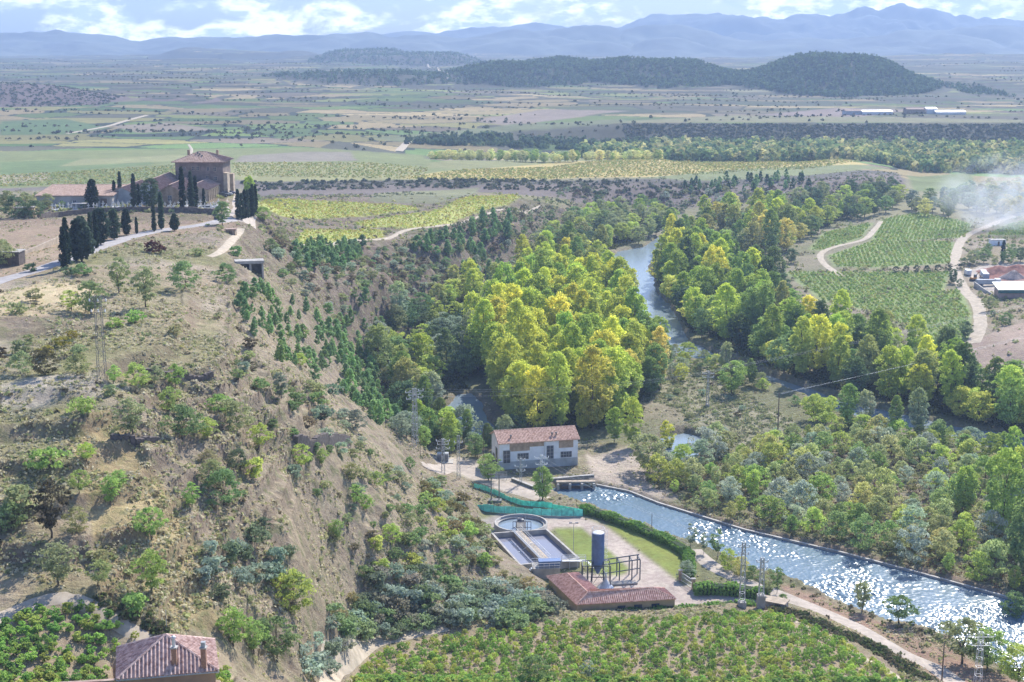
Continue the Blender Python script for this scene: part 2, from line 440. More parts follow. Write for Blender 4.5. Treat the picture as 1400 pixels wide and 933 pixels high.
# far patchwork of fields
pal = np.array([(.09,.16,.05),(.14,.21,.06),(.24,.28,.09),(.24,.20,.12),(.38,.31,.19),(.27,.26,.11),(.11,.11,.08),(.19,.16,.13),(.12,.20,.07),(.31,.26,.15)])
def patch(x, y, cx, cy, seed, warp):
    xw = x + warp * (fbm(x, y, cx * 1.3, 3, seed) - .5); yw = y + warp * (fbm(x, y, cx * 1.3, 3, seed + 5) - .5)
    u = xw / cx + 50; w = yw / cy + 50
    iu = np.floor(u).astype(int); iw = np.floor(w).astype(int)
    b1 = np.full(x.shape, 9.); b2 = np.full(x.shape, 9.); idx = np.zeros(x.shape, int)
    for du in (-1, 0, 1):
        for dw in (-1, 0, 1):
            a = iu + du; b = iw + dw
            px = a + _TAB[(a * 7 + seed) & 255, (b * 3) & 255]; py = b + _TAB[(a * 5) & 255, (b * 11 + seed) & 255]
            d = np.abs(u - px) + np.abs(w - py) * 1.0
            c = d < b1
            b2 = np.where(c, b1, np.minimum(b2, d)); b1 = np.where(c, d, b1)
            idx = np.where(c, (a * 31 + b * 17) & 255, idx)
    return idx, b2 - b1
rowsF = YG > 1000
xf = XG[rowsF]; yf = YG[rowsF]
sc_ = np.where(yf > 3200, 2.0, 1.0)
idx, edge = patch(xf, yf, 95., 55., 3, 60.)
cf = pal[(_TAB[idx, 5] * 9.999).astype(int)] * np.array((1.12, 1.06, .85)) * (.75 + .6 * _TAB[idx, 77])[:, None]
cf = cf * np.where(yf > 1700, .82, .95)[:, None] * (.88 + .3 * fbm(xf, yf, 40, 4, 8))[:, None]
dk = (edge < .10) & (_TAB[idx, 9] > .3)
cf[dk] = (.04, .055, .035)
gx = 0
COL[rowsF] = cf

sy_, sx_ = np.gradient(HG)
dYr = np.gradient(YG, axis=0); dXr = np.gradient(XG, axis=1)
slope = np.sqrt((sx_ / dXr) ** 2 + (sy_ / dYr) ** 2)
scr_ = (fbm(XG * .45, YG, 150, 4, 211) > .56) & (YG > 1480); COL[scr_] = COL[scr_] * .3 + np.array((.075, .08, .055)) * .7
# scarps of the far plain: scrub and bare earth
sc2 = (slope > .075) & (YG > 1150)
COL[sc2] = (np.array((.085, .085, .055)) * (.7 + .9 * fbm(XG, YG, 30, 4, 9))[..., None])[sc2]
def zone(poly, col, amp=0., bmp=.4, veg=0., var=.12, soft=1, noise_sc=None):
    m = inpoly(XG, YG, poly).astype(float)
    if not m.any(): return
    for _ in range(soft): m = blur(blur(m, 3, 0), 3, 1)
    n = nz if noise_sc is None else fbm(XG, YG, noise_sc, 3, 77)
    c = np.array(col) * (1 + var * 2 * (n[..., None] - .5) * 2)
    m3 = m[..., None]
    COL[:] = COL * (1 - m3) + c * m3
    AMP[:] = AMP * (1 - m) + amp * m
    BMP[:] = BMP * (1 - m) + bmp * m
    VEG[:] = VEG * (1 - m) + veg * m

# near country (everything this side of the terrace fields)
near = YG < 800
hill = near & (HG > 6)
base_hill = np.array((.285, .228, .143))
grn = np.array((.17, .175, .065)); gry = np.array((.33, .275, .215))
n_a = np.clip((fbm(XG, YG, 30, 4, 41) - .48) * 6, 0, 1)[..., None]; n_b = np.clip((fbm(XG, YG, 18, 4, 51) - .5) * 6, 0, 1)[..., None]
hc = base_hill * (1 - .7 * n_a) + grn * .7 * n_a
hc = hc * (1 - .5 * n_b) + gry * .5 * n_b
COL[near] = hc[near]; AMP[near] = .55; VEG[near] = .7; BMP[near] = 1
low = near & (HG <= 3.4)
lc = np.array((.25, .215, .14)) * (1 - .6 * n_a) + np.array((.12, .14, .05)) * .6 * n_a
COL[low] = lc[low]; AMP[low] = .12; VEG[low] = .5
mid = (YG >= 800) & (YG < 1000)
COL[mid] = (np.array((.22, .2, .11)) * (.9 + .3 * nz[..., None]))[mid]
steep = (slope > .45) & (YG < 900)
sm = blur(blur(steep.astype(float), 3, 0), 3, 1)[..., None]
COL[:] = COL * (1 - .75 * sm) + np.array((.235, .19, .13)) * .75 * sm
AMP[steep] = 1.25; VEG[steep] = .9

Z = zone
# plateau fields
Z(GP([(-200,420),(-200,300),(60,300),(330,310),(300,318),(190,325),(130,345),(60,372),(0,388)]), (.30,.225,.15), .12, .6, .25)
Z(GP([(-100,460),(0,400),(60,385),(130,388),(130,425),(90,430),(0,436)]), (.40,.32,.19), .15, .6, .4)
Z(GP([(0,525),(0,560),(40,560),(140,540),(200,530),(150,518),(60,512)]), (.33,.29,.22), .12, .7, .5)
Z(GP([(150,560),(270,740),(300,850),(250,860),(190,850),(140,810),(130,760),(120,690),(90,600)]), (.30,.235,.12), .35, 1, .8)
# foreground vineyards
VN1 = GP([(-120,933),(-120,870),(0,848),(60,828),(105,820),(150,838),(200,872),(320,905),(320,960),(-120,990)])
Z(VN1, (.34,.27,.18), .05, .6, .1)
VN2 = GP([(478,960),(480,912),(500,893),(600,866),(760,850),(940,846),(1060,838),(1120,862),(1190,900),(1260,940),(1260,990),(478,990)])
Z(VN2, (.33,.26,.17), .05, .6, .1)
# terraces with yellowing vines
VY = [GP(p) for p in (
    [(358,275),(420,274),(560,281),(575,287),(500,296),(440,300),(385,297),(350,284)],
    [(480,305),(520,298),(600,287),(640,269),(700,266),(712,270),(690,282),(650,293),(610,308),(560,313),(500,312)],
    [(405,325),(415,314),(500,312),(530,316),(525,325),(470,328),(400,333)])]
for p_ in VY: Z(p_, (.36,.37,.11), .03, .5, .1)
Z(GP([(560,262),(655,258),(650,266),(600,280),(500,276),(520,265)]), (.17,.17,.09), .03, .4, .1)
# terrace fields either side of the tower
def F(poly, col, amp=.03, bmp=.3, veg=0.): Z(GP(poly), col, amp, bmp, veg, .08)
F([(-300,256),(-300,212),(580,212),(590,222),(700,246),(330,246),(240,250),(0,258)], (.19,.21,.08))
F([(-300,256),(0,252),(70,246),(60,236),(0,238),(-300,240)], (.31,.27,.17))
F([(0,240),(120,232),(210,225),(200,215),(0,222)], (.14,.19,.07))
F([(80,228),(240,220),(300,214),(240,212),(110,218)], (.25,.25,.11))
F([(315,240),(318,222),(500,222),(585,230),(580,246),(330,246)], (.27,.26,.11))
F([(320,222),(330,213),(480,208),(490,220)], (.23,.2,.15))
F([(545,244),(640,232),(760,222),(1000,217),(1160,219),(1190,226),(1100,232),(900,242),(700,246)], (.44,.35,.13))
F([(590,222),(700,217),(900,216),(760,222),(640,232),(580,230)], (.22,.22,.09))
F([(870,244),(1000,232),(1180,226),(1215,232),(1100,244)], (.19,.21,.09))
F([(0,185),(0,166),(90,163),(150,175),(100,184)], (.13,.2,.07))
F([(190,182),(300,178),(230,168),(150,172)], (.32,.26,.18))
F([(640,165),(740,150),(860,152),(780,162),(690,172)], (.33,.26,.2))
F([(985,121),(1080,119),(1080,125),(1000,126)], (.33,.31,.17))
F([(1030,158),(1140,148),(1250,150),(1180,160)], (.3,.23,.19))
F([(850,166),(1000,158),(1400,164),(1400,168),(850,168)], (.26,.25,.12))
F([(500,188),(700,170),(850,163),(860,168),(700,180),(560,196)], (.2,.22,.1))
# hills: scrubby left hill
lh = (np.hypot((XG - xs(0, 1780)) / 280, (YG - 1790) / 150) < 1) & (slope > .06)
COL[lh] = (np.array((.19, .14, .12)) * (.7 + .6 * nz[..., None]))[lh]
# wooded hill ground
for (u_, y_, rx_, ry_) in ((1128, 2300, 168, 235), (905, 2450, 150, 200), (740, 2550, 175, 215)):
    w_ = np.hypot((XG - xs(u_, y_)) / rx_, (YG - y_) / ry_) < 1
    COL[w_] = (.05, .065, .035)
F([(-300,262),(0,262),(330,258),(330,247),(240,250),(0,258),(-300,257)], (.17,.145,.12))
F([(335,276),(330,247),(600,247),(760,249),(900,246),(1100,242),(1225,237),(1238,246),(1235,262),(1200,275),(900,288),(800,282),(700,266),(640,262),(560,264),(500,268),(360,270)], (.155,.125,.105))
F([(560,262),(655,257),(650,264),(600,268),(500,268),(520,264)], (.2,.2,.1))
F([(330,252),(330,247),(600,246),(760,247.5),(900,244.5),(1100,240.5),(1225,236),(1232,241),(1100,247),(900,252),(700,254),(500,253)], (.10,.092,.075))
# vineyards right of the river
VR = [GP(p) for p in (
    [(1190,330),(1205,300),(1260,290),(1330,306),(1325,325),(1240,330)],
    [(1130,350),(1190,330),(1305,330),(1303,360),(1200,367),(1140,365)],
    [(1072,372),(1145,372),(1300,372),(1290,400),(1315,395),(1330,430),(1325,468),(1280,470),(1200,430),(1120,410)],
    [(1105,342),(1125,318),(1195,304),(1180,325),(1130,342)],
    [(1345,322),(1380,305),(1450,298),(1450,322)])]
for p_ in VR: Z(p_, (.22,.27,.10), .03, .5, .2)
Z(GP([(1250,262),(1240,240),(1330,236),(1330,262)]), (.16,.19,.07), .02, .3, 0)
F_right = 0
Z(GP([(1290,475),(1340,462),(1400,440),(1500,430),(1500,560),(1400,525),(1330,500)]), (.36,.27,.205), .06, .8, .05)
YARD = GP([(1320,372),(1345,362),(1450,358),(1450,412),(1390,408),(1340,395)])
Z(YARD, (.42,.36,.3), .02, .5, 0)
Z(GP([(1345,384),(1350,372),(1450,367),(1450,385)]), (.26,.12,.09), .5, .8, 0)
# gravel island in the river
Z(GP([(880,520),(940,505),(990,520),(1040,550),(1090,580),(1100,598),(1050,612),(990,610),(950,590),(930,560),(880,540)]), (.29,.265,.17), .15, .9, 1.0)
Z(GP([(800,622),(860,612),(880,640),(890,665),(940,682),(900,684),(850,668),(810,655)]), (.42,.35,.28), .35, 1, .1)
Z(GP([(900,684),(1018,720),(1150,750),(1257,778),(1375,810),(1375,818),(1257,785),(1150,757),(1018,726),(900,689)]), (.30,.2,.15), .1, .8, .3)
# plant ground
Z(AP([(580,632),(600,622),(650,628),(690,650),(760,665),(745,676),(690,672),(640,655),(600,640)], 3), (.42,.36,.29), .02, .5, 0)
Z(AP([(648,672),(700,680),(760,690),(800,702),(700,690)], 3), (.22,.2,.1), .03, .6, .4)
Z(AP([(655,705),(700,690),(800,700),(860,716),(955,768),(962,800),(1060,812),(1050,828),(930,838),(800,836),(745,800),(700,772),(660,735)], 3), (.20,.2,.09), .0, .4, .2)
Z(AP([(735,722),(742,704),(790,704),(826,718),(934,800),(960,800),(1050,812),(1040,826),(930,836),(905,830),(800,800),(790,785),(860,785),(795,722),(760,722),(748,728)], 3), (.45,.375,.315), 0, .25, 0)
Z(AP([(655,712),(690,700),(740,704),(748,728),(795,768),(750,780),(700,775)], 3), (.36,.32,.28), 0, .3, 0)
Z(AP([(757,723),(795,722),(862,778),(850,786),(815,785),(789,760)], 3), (.20,.24,.06), 0, .2, 0)
Z(AP([(828,716),(842,710),(885,730),(938,764),(940,796),(934,797)], 3), (.22,.25,.06), 0, .2, 0)
Z(GP([(1060,795),(1114,812),(1157,832),(1203,850),(1293,880),(1330,905),(1400,935),(1400,990),(1330,960),(1230,880),(1150,845),(1085,822)]), (.32,.215,.15), .1, .8, .5)

# roads flatten the relief around them
ROADS = [
 ('road', [(-120,420),(-60,402),(0,384),(55,368),(100,353),(140,337),(180,324),(230,314),(285,306),(322,299)], 4.2, 'asphalt'),
 ('road', [(325,299),(330,290),(334,278),(333,268)], 9.0, 'gravel'),
 ('track', [(-60,870),(0,846),(45,826),(85,818),(120,828),(160,850),(205,880)], 2.2, 'dirt'),
 ('track', [(448,960),(452,925),(470,899),(505,884),(560,868),(610,859)], 2.6, 'dirt'),
 ('riverside_lane', [(948,752),(975,775),(1010,792),(1075,817),(1150,848),(1225,888),(1290,922),(1345,960)], 3.6, 'gravel'),
 ('track', [(1090,850),(1130,872),(1180,900),(1230,930),(1260,960)], 1.6, 'dirt'),
 ('service_road', [(585,640),(625,636),(660,655),(710,672),(745,683)], 4.5, 'gravel'),
 ('track', [(1152,378),(1128,362),(1122,348),(1140,338),(1180,328),(1195,315),(1205,303)], 3.0, 'dirt'),
 ('track', [(1330,470),(1340,445),(1336,415),(1318,396),(1306,368),(1308,345),(1318,325),(1345,312),(1390,294),(1440,285)], 4.5, 'dirt'),
 ('track', [(90,183),(120,178),(150,172),(170,166),(200,158)], 6, 'dirt'),
 ('track', [(260,212),(262,205),(258,198)], 2.2, 'dirt'),
 ('track', [(545,207),(552,200),(558,194)], 7, 'dirt'),
 ('track', [(400,334),(470,330),(530,326),(560,314),(620,308),(680,288),(740,282)], 2.0, 'dirt'),
 ('track', [(585,88),(600,96),(612,108)], 4.5, 'dirt'),
 ('track', [(330,314),(316,330),(300,345),(285,352)], 2.0, 'dirt'),
]
def smooth_path(P, step):
    P = [np.array(p) for p in P]; out = []
    for i in range(len(P) - 1):
        p0 = P[max(0, i - 1)]; p1 = P[i]; p2 = P[i + 1]; p3 = P[min(len(P) - 1, i + 2)]
        n = max(2, int(np.linalg.norm(p2 - p1) / step))
        for k in range(n):
            t = k / n
            out.append(.5 * ((2 * p1) + (-p0 + p2) * t + (2 * p0 - 5 * p1 + 4 * p2 - p3) * t * t + (-p0 + 3 * p1 - 3 * p2 + p3) * t ** 3))
    out.append(P[-1]); return np.array(out)
road_paths = []
for (nm, px, w, m_) in ROADS:
    c = smooth_path(GP(px), max(1.2, w * .4)); road_paths.append(c)
    tn = np.gradient(c, axis=0); tn /= np.linalg.norm(tn, axis=1)[:, None] + 1e-9
    nn = np.stack([-tn[:, 1], tn[:, 0]], 1)
    W = w * .5 + .8
    poly = list(map(tuple, c + nn * W)) + list(map(tuple, (c - nn * W)[::-1]))
    m = inpoly(XG, YG, poly).astype(float); m = blur(blur(m, 3, 0), 3, 1)
    AMP *= (1 - m); VEG *= (1 - m)
    sm_ = blur(blur(HG, 5, 0), 7, 1); HG = HG * (1 - m) + sm_ * m

# terraced banks on the left hillside
tz = inpoly(XG, YG, GP([(-200,900),(0,800),(230,860),(330,830),(440,700),(480,600),(420,520),(330,470),(330,400),(100,400),(-200,430)])).astype(float)
for _ in range(6): tz = blur(blur(tz, 7, 0), 7, 1)
hh = HG + 2.2 * (fbm(XG, YG, 45, 3, 61) - .5)
sp = 2.6
fr = (hh % sp) / sp
tq = np.floor(hh / sp) * sp + sp * np.clip((fr - .72) / .22, 0, 1) + .22 * fr * sp
amt = tz * .62 * np.clip(AMP / .3, 0, 1)
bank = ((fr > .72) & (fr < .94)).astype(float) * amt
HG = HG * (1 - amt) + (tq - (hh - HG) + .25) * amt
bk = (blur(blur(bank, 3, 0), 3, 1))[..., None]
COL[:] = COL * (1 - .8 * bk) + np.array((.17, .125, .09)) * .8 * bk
# relief noise
rid = 1 - np.abs(2 * fbm(XG, YG, 13, 4, 71) - 1)
AMPs = blur(blur(AMP, 5, 0), 5, 1)
rid2 = 1 - np.abs(2 * fbm(XG, YG, 5.5, 3, 171) - 1)
smk = blur(blur(steep.astype(float), 7, 0), 7, 1)
HG = HG + smk * np.clip(AMPs, 0, 1) * 2.0 * (rid2 - .72)
HG = HG + AMPs * (2.6 * (fbm(XG, YG, 14, 5, 81) - .5) + 1.6 * (rid - .75) + .8 * (fbm(XG, YG, 2.2, 3, 91) - .5))
for p_ in WATER:
    pass

# ------------------------------------------------------------------ ground sheet
TM = bpy.data.materials.new('ground_cover'); TM.use_nodes = True
t = TM.node_tree; nd = t.nodes; lk = t.links; bs = nd['Principled BSDF']
bs.inputs['Roughness'].default_value = .95; bs.inputs['Specular IOR Level'].default_value = .15
ca = nd.new('ShaderNodeVertexColor'); ca.layer_name = 'Col'
cm = nd.new('ShaderNodeVertexColor'); cm.layer_name = 'Msk'
sp3 = nd.new('ShaderNodeSeparateColor'); lk.new(cm.outputs[0], sp3.inputs[0])
tcg = nd.new('ShaderNodeTexCoord')
def gnoise(sc, det, ro=.6):
    n = nd.new('ShaderNodeTexNoise'); n.inputs['Scale'].default_value = sc; n.inputs['Detail'].default_value = det
    n.inputs['Roughness'].default_value = ro; lk.new(tcg.outputs['Object'], n.inputs['Vector']); return n
def maprange(src, a, b, c, d):
    m = nd.new('ShaderNodeMapRange'); lk.new(src, m.inputs['Value'])
    for k, x in zip(('From Min', 'From Max', 'To Min', 'To Max'), (a, b, c, d)): m.inputs[k].default_value = x
    return m.outputs[0]
def math_(op, a, b):
    m = nd.new('ShaderNodeMath'); m.operation = op
    for i, x in enumerate((a, b)):
        if isinstance(x, (int, float)): m.inputs[i].default_value = x
        else: lk.new(x, m.inputs[i])
    return m.outputs[0]
g1 = gnoise(.9, 8, .7); g2 = gnoise(.12, 6); g3 = gnoise(3.0, 3); g4 = gnoise(.45, 5, .65)
val = math_('MULTIPLY', maprange(g1.outputs['Fac'], .3, .7, .72, 1.28), maprange(g2.outputs['Fac'], .3, .7, .86, 1.14))
hsv = nd.new('ShaderNodeHueSaturation'); lk.new(ca.outputs[0], hsv.inputs['Color']); lk.new(val, hsv.inputs['Value'])
lk.new(maprange(g4.outputs['Fac'], .3, .7, .485, .515), hsv.inputs['Hue'])
# tufts of green and dry growth
vm = nd.new('ShaderNodeMixRGB'); vm.inputs[2].default_value = (.13, .14, .05, 1)
lk.new(math_('MULTIPLY', maprange(g4.outputs['Fac'], .54, .6, 0, .75), sp3.outputs[0]), vm.inputs[0]); lk.new(hsv.outputs[0], vm.inputs[1])
vm2 = nd.new('ShaderNodeMixRGB'); vm2.inputs[2].default_value = (.40, .34, .22, 1)
lk.new(math_('MULTIPLY', maprange(g1.outputs['Fac'], .56, .64, 0, .6), sp3.outputs[0]), vm2.inputs[0]); lk.new(vm.outputs[0], vm2.inputs[1])
lk.new(vm2.outputs[0], bs.inputs['Base Color'])
bp = nd.new('ShaderNodeBump'); bp.inputs['Distance'].default_value = .6
lk.new(sp3.outputs[1], bp.inputs['Strength']); lk.new(g1.outputs['Fac'], bp.inputs['Height']); lk.new(bp.outputs[0], bs.inputs['Normal'])

V = np.stack([XG, YG, HG], -1).reshape(-1, 3)
ii = np.arange(NT * NS).reshape(NT, NS)
Fq = np.stack([ii[:-1, :-1], ii[:-1, 1:], ii[1:, 1:], ii[1:, :-1]], -1).reshape(-1, 4)
gm = np_mesh('ground', V, Fq, TM, True)
a_ = gm.color_attributes.new('Col', 'FLOAT_COLOR', 'POINT')
COL *= .96
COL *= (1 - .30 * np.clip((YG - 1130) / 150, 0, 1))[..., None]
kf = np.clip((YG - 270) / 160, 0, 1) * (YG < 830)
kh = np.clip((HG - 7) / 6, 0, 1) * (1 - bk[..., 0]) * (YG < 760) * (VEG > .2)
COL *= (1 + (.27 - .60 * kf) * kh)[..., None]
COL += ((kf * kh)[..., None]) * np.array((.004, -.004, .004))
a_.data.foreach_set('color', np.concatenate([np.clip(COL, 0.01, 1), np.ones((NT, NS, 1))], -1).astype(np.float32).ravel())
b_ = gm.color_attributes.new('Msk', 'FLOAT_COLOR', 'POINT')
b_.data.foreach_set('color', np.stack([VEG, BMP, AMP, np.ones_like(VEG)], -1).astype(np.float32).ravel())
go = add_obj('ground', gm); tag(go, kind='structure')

# ------------------------------------------------------------------ roads
ROADM = {'asphalt': mat('asphalt_road', (.34, .315, .3), .9, .12, .6), 'gravel': mat('gravel_road', (.40, .34, .28), .95, .15, .8, .3),
         'dirt': mat('dirt_track', (.42, .35, .26), .95, .18, .7, .4)}
for (nm, px, w, mm_), c in zip(ROADS, road_paths):
    tn = np.gradient(c, axis=0); tn /= np.linalg.norm(tn, axis=1)[:, None] + 1e-9
    nn = np.stack([-tn[:, 1], tn[:, 0]], 1)
    K = 5; rows = []
    wob = 1 + .25 * (fbm(c[:, 0], c[:, 1], 6, 2, 3) - .5) * (0 if mm_ == 'asphalt' else 1)
    for k in range(K):
        o_ = c + nn * (w * (k / (K - 1) - .5) * wob)[:, None]
        z = bilin(HG, o_[:, 0], o_[:, 1]) + (.07 if c[0][1] < 600 else .25)
        if k in (0, K - 1): z = z - (.06 if c[0][1] < 600 else .2)
        rows.append(np.column_stack([o_, z]))
    A = np.stack(rows, 1); n_ = len(c)
    ids = np.arange(n_ * K).reshape(n_, K)
    Fr = np.stack([ids[:-1, :-1], ids[:-1, 1:], ids[1:, 1:], ids[1:, :-1]], -1).reshape(-1, 4)
    tag(add_obj(nm, np_mesh(nm, A.reshape(-1, 3), Fr, ROADM[mm_], True)), kind='structure')

# ------------------------------------------------------------------ water
def water_mat(name, col, wave, dist, rough, strength):
    m = bpy.data.materials.new(name); m.use_nodes = True
    t = m.node_tree; b = t.nodes['Principled BSDF']
    b.inputs['Base Color'].default_value = (*col, 1); b.inputs['Roughness'].default_value = rough
    b.inputs['IOR'].default_value = 1.33; b.inputs['Specular IOR Level'].default_value = .5
    c = t.nodes.new('ShaderNodeTexCoord'); n = t.nodes.new('ShaderNodeTexNoise')
    n.inputs['Scale'].default_value = wave; n.inputs['Detail'].default_value = 3; n.inputs['Roughness'].default_value = .55
    n2_ = t.nodes.new('ShaderNodeTexNoise'); n2_.inputs['Scale'].default_value = wave * .12; n2_.inputs['Detail'].default_value = 2
    t.links.new(c.outputs['Object'], n.inputs['Vector']); t.links.new(c.outputs['Object'], n2_.inputs['Vector'])
    p = t.nodes.new('ShaderNodeBump'); p.inputs['Distance'].default_value = dist
    r = t.nodes.new('ShaderNodeMapRange'); r.inputs['From Min'].default_value = .3; r.inputs['From Max'].default_value = .6
    r.inputs['To Min'].default_value = strength * .35; r.inputs['To Max'].default_value = strength
    t.links.new(n2_.outputs['Fac'], r.inputs['Value']); t.links.new(r.outputs[0], p.inputs['Strength'])
    t.links.new(n.outputs['Fac'], p.inputs['Height']); t.links.new(p.outputs[0], b.inputs['Normal'])
    return m
WR = water_mat('river_water', (.20, .25, .28), 1.3, .10, .2, .5)
WC = water_mat('canal_water', (.11, .17, .21), 3.0, .03, .24, .5)
def sheet(name, poly, z, m):
    o = MB().add([(p[0], p[1], z) for p in poly], [tuple(range(len(poly)))])
    import bmesh
    ob = o.build(name, m); bm = bmesh.new(); bm.from_mesh(ob.data)
    bmesh.ops.triangulate(bm, faces=bm.faces[:]); 
    for f_ in bm.faces:
        if f_.normal.z < 0: f_.normal_flip()
    bm.to_mesh(ob.data); bm.free()
    tag(ob, kind='structure'); return ob
def inflate(poly, d):
    c = np.array(poly); n = len(c); out = []
    area = sum(c[i][0] * c[(i + 1) % n][1] - c[(i + 1) % n][0] * c[i][1] for i in range(n))
    for i in range(n):
        t_ = c[(i + 1) % n] - c[i - 1]; t_ = t_ / (np.linalg.norm(t_) + 1e-9)
        nrm = np.array([t_[1], -t_[0]]) * (1 if area > 0 else -1)
        out.append(tuple(c[i] + nrm * d))
    return out
sheet('river_water', inflate(river_main, 1.2), RIV_Z, WR)
sheet('river_pool', inflate(river_pool, 1.0), RIV_Z, WR)
# the canal runs fast: real wavelets
cp_ = inflate(canal, .8); cx_ = np.arange(min(p[0] for p in cp_), max(p[0] for p in cp_), .17); cy2 = np.arange(min(p[1] for p in cp_), max(p[1] for p in cp_), .17)
WXg, WYg = np.meshgrid(cx_, cy2); inw = inpoly(WXg, WYg, cp_)
inw &= np.abs(WXg / WYg) < .45
hw = .24 * (fbm(WXg, WYg, 1.0, 2, 5) - .5) + .35 * (fbm(WXg + .4 * WYg, WYg, .46, 2, 6) - .5)
calm = np.clip((fbm(WXg, WYg, 11, 3, 7) - .30) * 4, .3, 1.15); WZg = CAN_Z + hw * calm
idw = np.arange(WXg.size).reshape(WXg.shape); Fw = np.stack([idw[:-1, :-1], idw[:-1, 1:], idw[1:, 1:], idw[1:, :-1]], -1)
kw = inw[:-1, :-1] & inw[1:, 1:] & inw[:-1, 1:] & inw[1:, :-1]; Fw = Fw[kw]
us, inv = np.unique(Fw, return_inverse=True); Vw = np.stack([WXg.ravel()[us], WYg.ravel()[us], WZg.ravel()[us]], -1)
tag(add_obj('canal_water', np_mesh('canal_water', Vw, inv.reshape(-1, 4), WC, True)), kind='structure')
sheet('river_backwater', inflate(river_left, 1.0), RIV_Z + .004, WR)

# ------------------------------------------------------------------ mountains and haze
MN, MT = 700, 170
def prof(P, u): return np.interp(u, [p[0] for p in P], [p[1] for p in P])
FARP = [(-600,50),(0,46),(210,52),(300,50),(420,48),(500,46),(590,40),(640,33),(700,25),(760,27),(830,30),(850,26),(880,15),(920,13),(970,8),(1020,14),(1060,13),(1100,10),(1130,5),(1150,0),(1175,5),(1210,-3),(1240,3),(1300,12),(1400,18),(2000,30)]
NEARP = [(-600,40),(0,36),(60,36),(110,34),(150,41),(200,49),(215,51),(260,44),(310,46),(370,43),(420,43),(480,37),(510,37),(550,43),(590,40),(640,46),(700,38),(740,32),(800,30),(860,31),(915,29),(960,38),(1000,50),(1080,46),(1150,44),(1200,37),(1260,29),(1330,30),(1400,30),(2000,35)]
ms = np.linspace(-.62, .62, MN); my = np.linspace(5200, 9900, MT)
MS, MY = np.meshgrid(ms, my); MX = MS * MY
uu = 700 + FPX * ms * .978
def ridge(P, y0, wf, wb, seed):
    top = HC + y0 * np.tan((60 - prof(P, uu)) / FPX) - 40
    d = MY - y0 + 250 * (fbm(MX, MY, 900, 3, seed) - .5)
    k = np.where(d < 0, np.clip(1 + d / wf, 0, 1), np.clip(1 - d / wb, 0, 1))
    k = k ** 1.15
    g = 1 - np.abs(2 * fbm(MX, MY, 420, 5, seed + 2) - 1)
    return top[None, :] * k * (1 - .62 * np.clip(1.25 - k, 0, 1) * g ** 2 * 1.5)
MH = 36 + np.maximum(ridge(NEARP, 7000, 1100, 900, 2), ridge(FARP, 8900, 1500, 900, 4)) + 14 * (fbm(MX, MY, 300, 5, 6) - .5)
mi = np.arange(MN * MT).reshape(MT, MN)
Fm = np.stack([mi[:-1, :-1], mi[:-1, 1:], mi[1:, 1:], mi[1:, :-1]], -1).reshape(-1, 4)
mo = add_obj('mountains', np_mesh('mountains', np.stack([MX, MY, MH], -1).reshape(-1, 3), Fm, mat('mountain_scrub', (.085, .095, .07), 1, .5, .004), True))
tag(mo, kind='structure')

hm = bpy.data.materials.new('haze'); hm.use_nodes = True; hm.node_tree.nodes.clear()
ho = hm.node_tree.nodes.new('ShaderNodeOutputMaterial'); pv = hm.node_tree.nodes.new('ShaderNodeVolumePrincipled')
pv.inputs['Color'].default_value = (.43, .58, .86, 1); pv.inputs['Density'].default_value = HAZE_DENSITY
pv.inputs['Anisotropy'].default_value = 0.1
pv.inputs['Density Attribute'].default_value = ''; pv.inputs['Color Attribute'].default_value = ''; pv.inputs['Temperature Attribute'].default_value = ''
hm.node_tree.links.new(pv.outputs[0], ho.inputs['Volume'])
hb = MB().box(-7500, 7500, -400, 10100, -12, 620).build('haze', hm); tag(hb, kind='stuff')
# ------------------------------------------------------------------ plants
def leafquads(cent, nrm, size, rs, aspect=1.0):
    """quads at cent (n,3) facing nrm, size (n,)"""
    n = len(cent)
    r = rs.normal(size=(n, 3)); t_ = np.cross(nrm, r); t_ /= np.linalg.norm(t_, axis=1)[:, None] + 1e-9
    b = np.cross(nrm, t_); b /= np.linalg.norm(b, axis=1)[:, None] + 1e-9
    s = size[:, None] * .5
    P = np.stack([cent - t_ * s - b * s * aspect * .6, cent + t_ * s * .8 - b * s * aspect, cent + t_ * s + b * s * aspect * .7, cent - t_ * s * .7 + b * s * aspect], 1)
    return P.reshape(-1, 3), np.arange(4 * n).reshape(n, 4)

def crown_mesh(name, seed, H, z0, R, shape, ncl, rc, lpc, ls, squash=.8, inner=.5):
    rs = np.random.RandomState(seed)
    C_ = []
    ph = rs.rand(6) * 6.28
    while len(C_) < ncl:
        zr = rs.rand() ; th = rs.rand() * 6.283
        rr = shape(zr) * (1 + .22 * math.sin(2 * th + ph[0]) + .16 * math.sin(3 * th + ph[1] + 4 * zr) + .12 * math.sin(7 * zr + ph[2]))
        k = inner + (1 - inner) * rs.rand() ** .5
        C_.append((R * rr * k * math.cos(th), R * rr * k * math.sin(th), z0 + (H - z0) * zr, th, zr))
    C_ = np.array(C_)
    rcl = rc * (.6 + .8 * rs.rand(ncl))
    idx = np.repeat(np.arange(ncl), lpc)
    d = rs.normal(size=(len(idx), 3)); d /= np.linalg.norm(d, axis=1)[:, None]
    d[:, 2] = np.abs(d[:, 2]) * .9 + d[:, 2] * .1 * 0 - .25
    rad = rcl[idx] * (.55 + .5 * rs.rand(len(idx)))
    pos = C_[idx, :3] + d * rad[:, None] * np.array([1, 1, squash])
    nr = d + rs.normal(size=d.shape) * .55; nr /= np.linalg.norm(nr, axis=1)[:, None]
    V_, F_ = leafquads(pos, nr, ls * (.6 + .8 * rs.rand(len(idx))), rs)
    return np_mesh(name, V_, F_, LEAF), C_

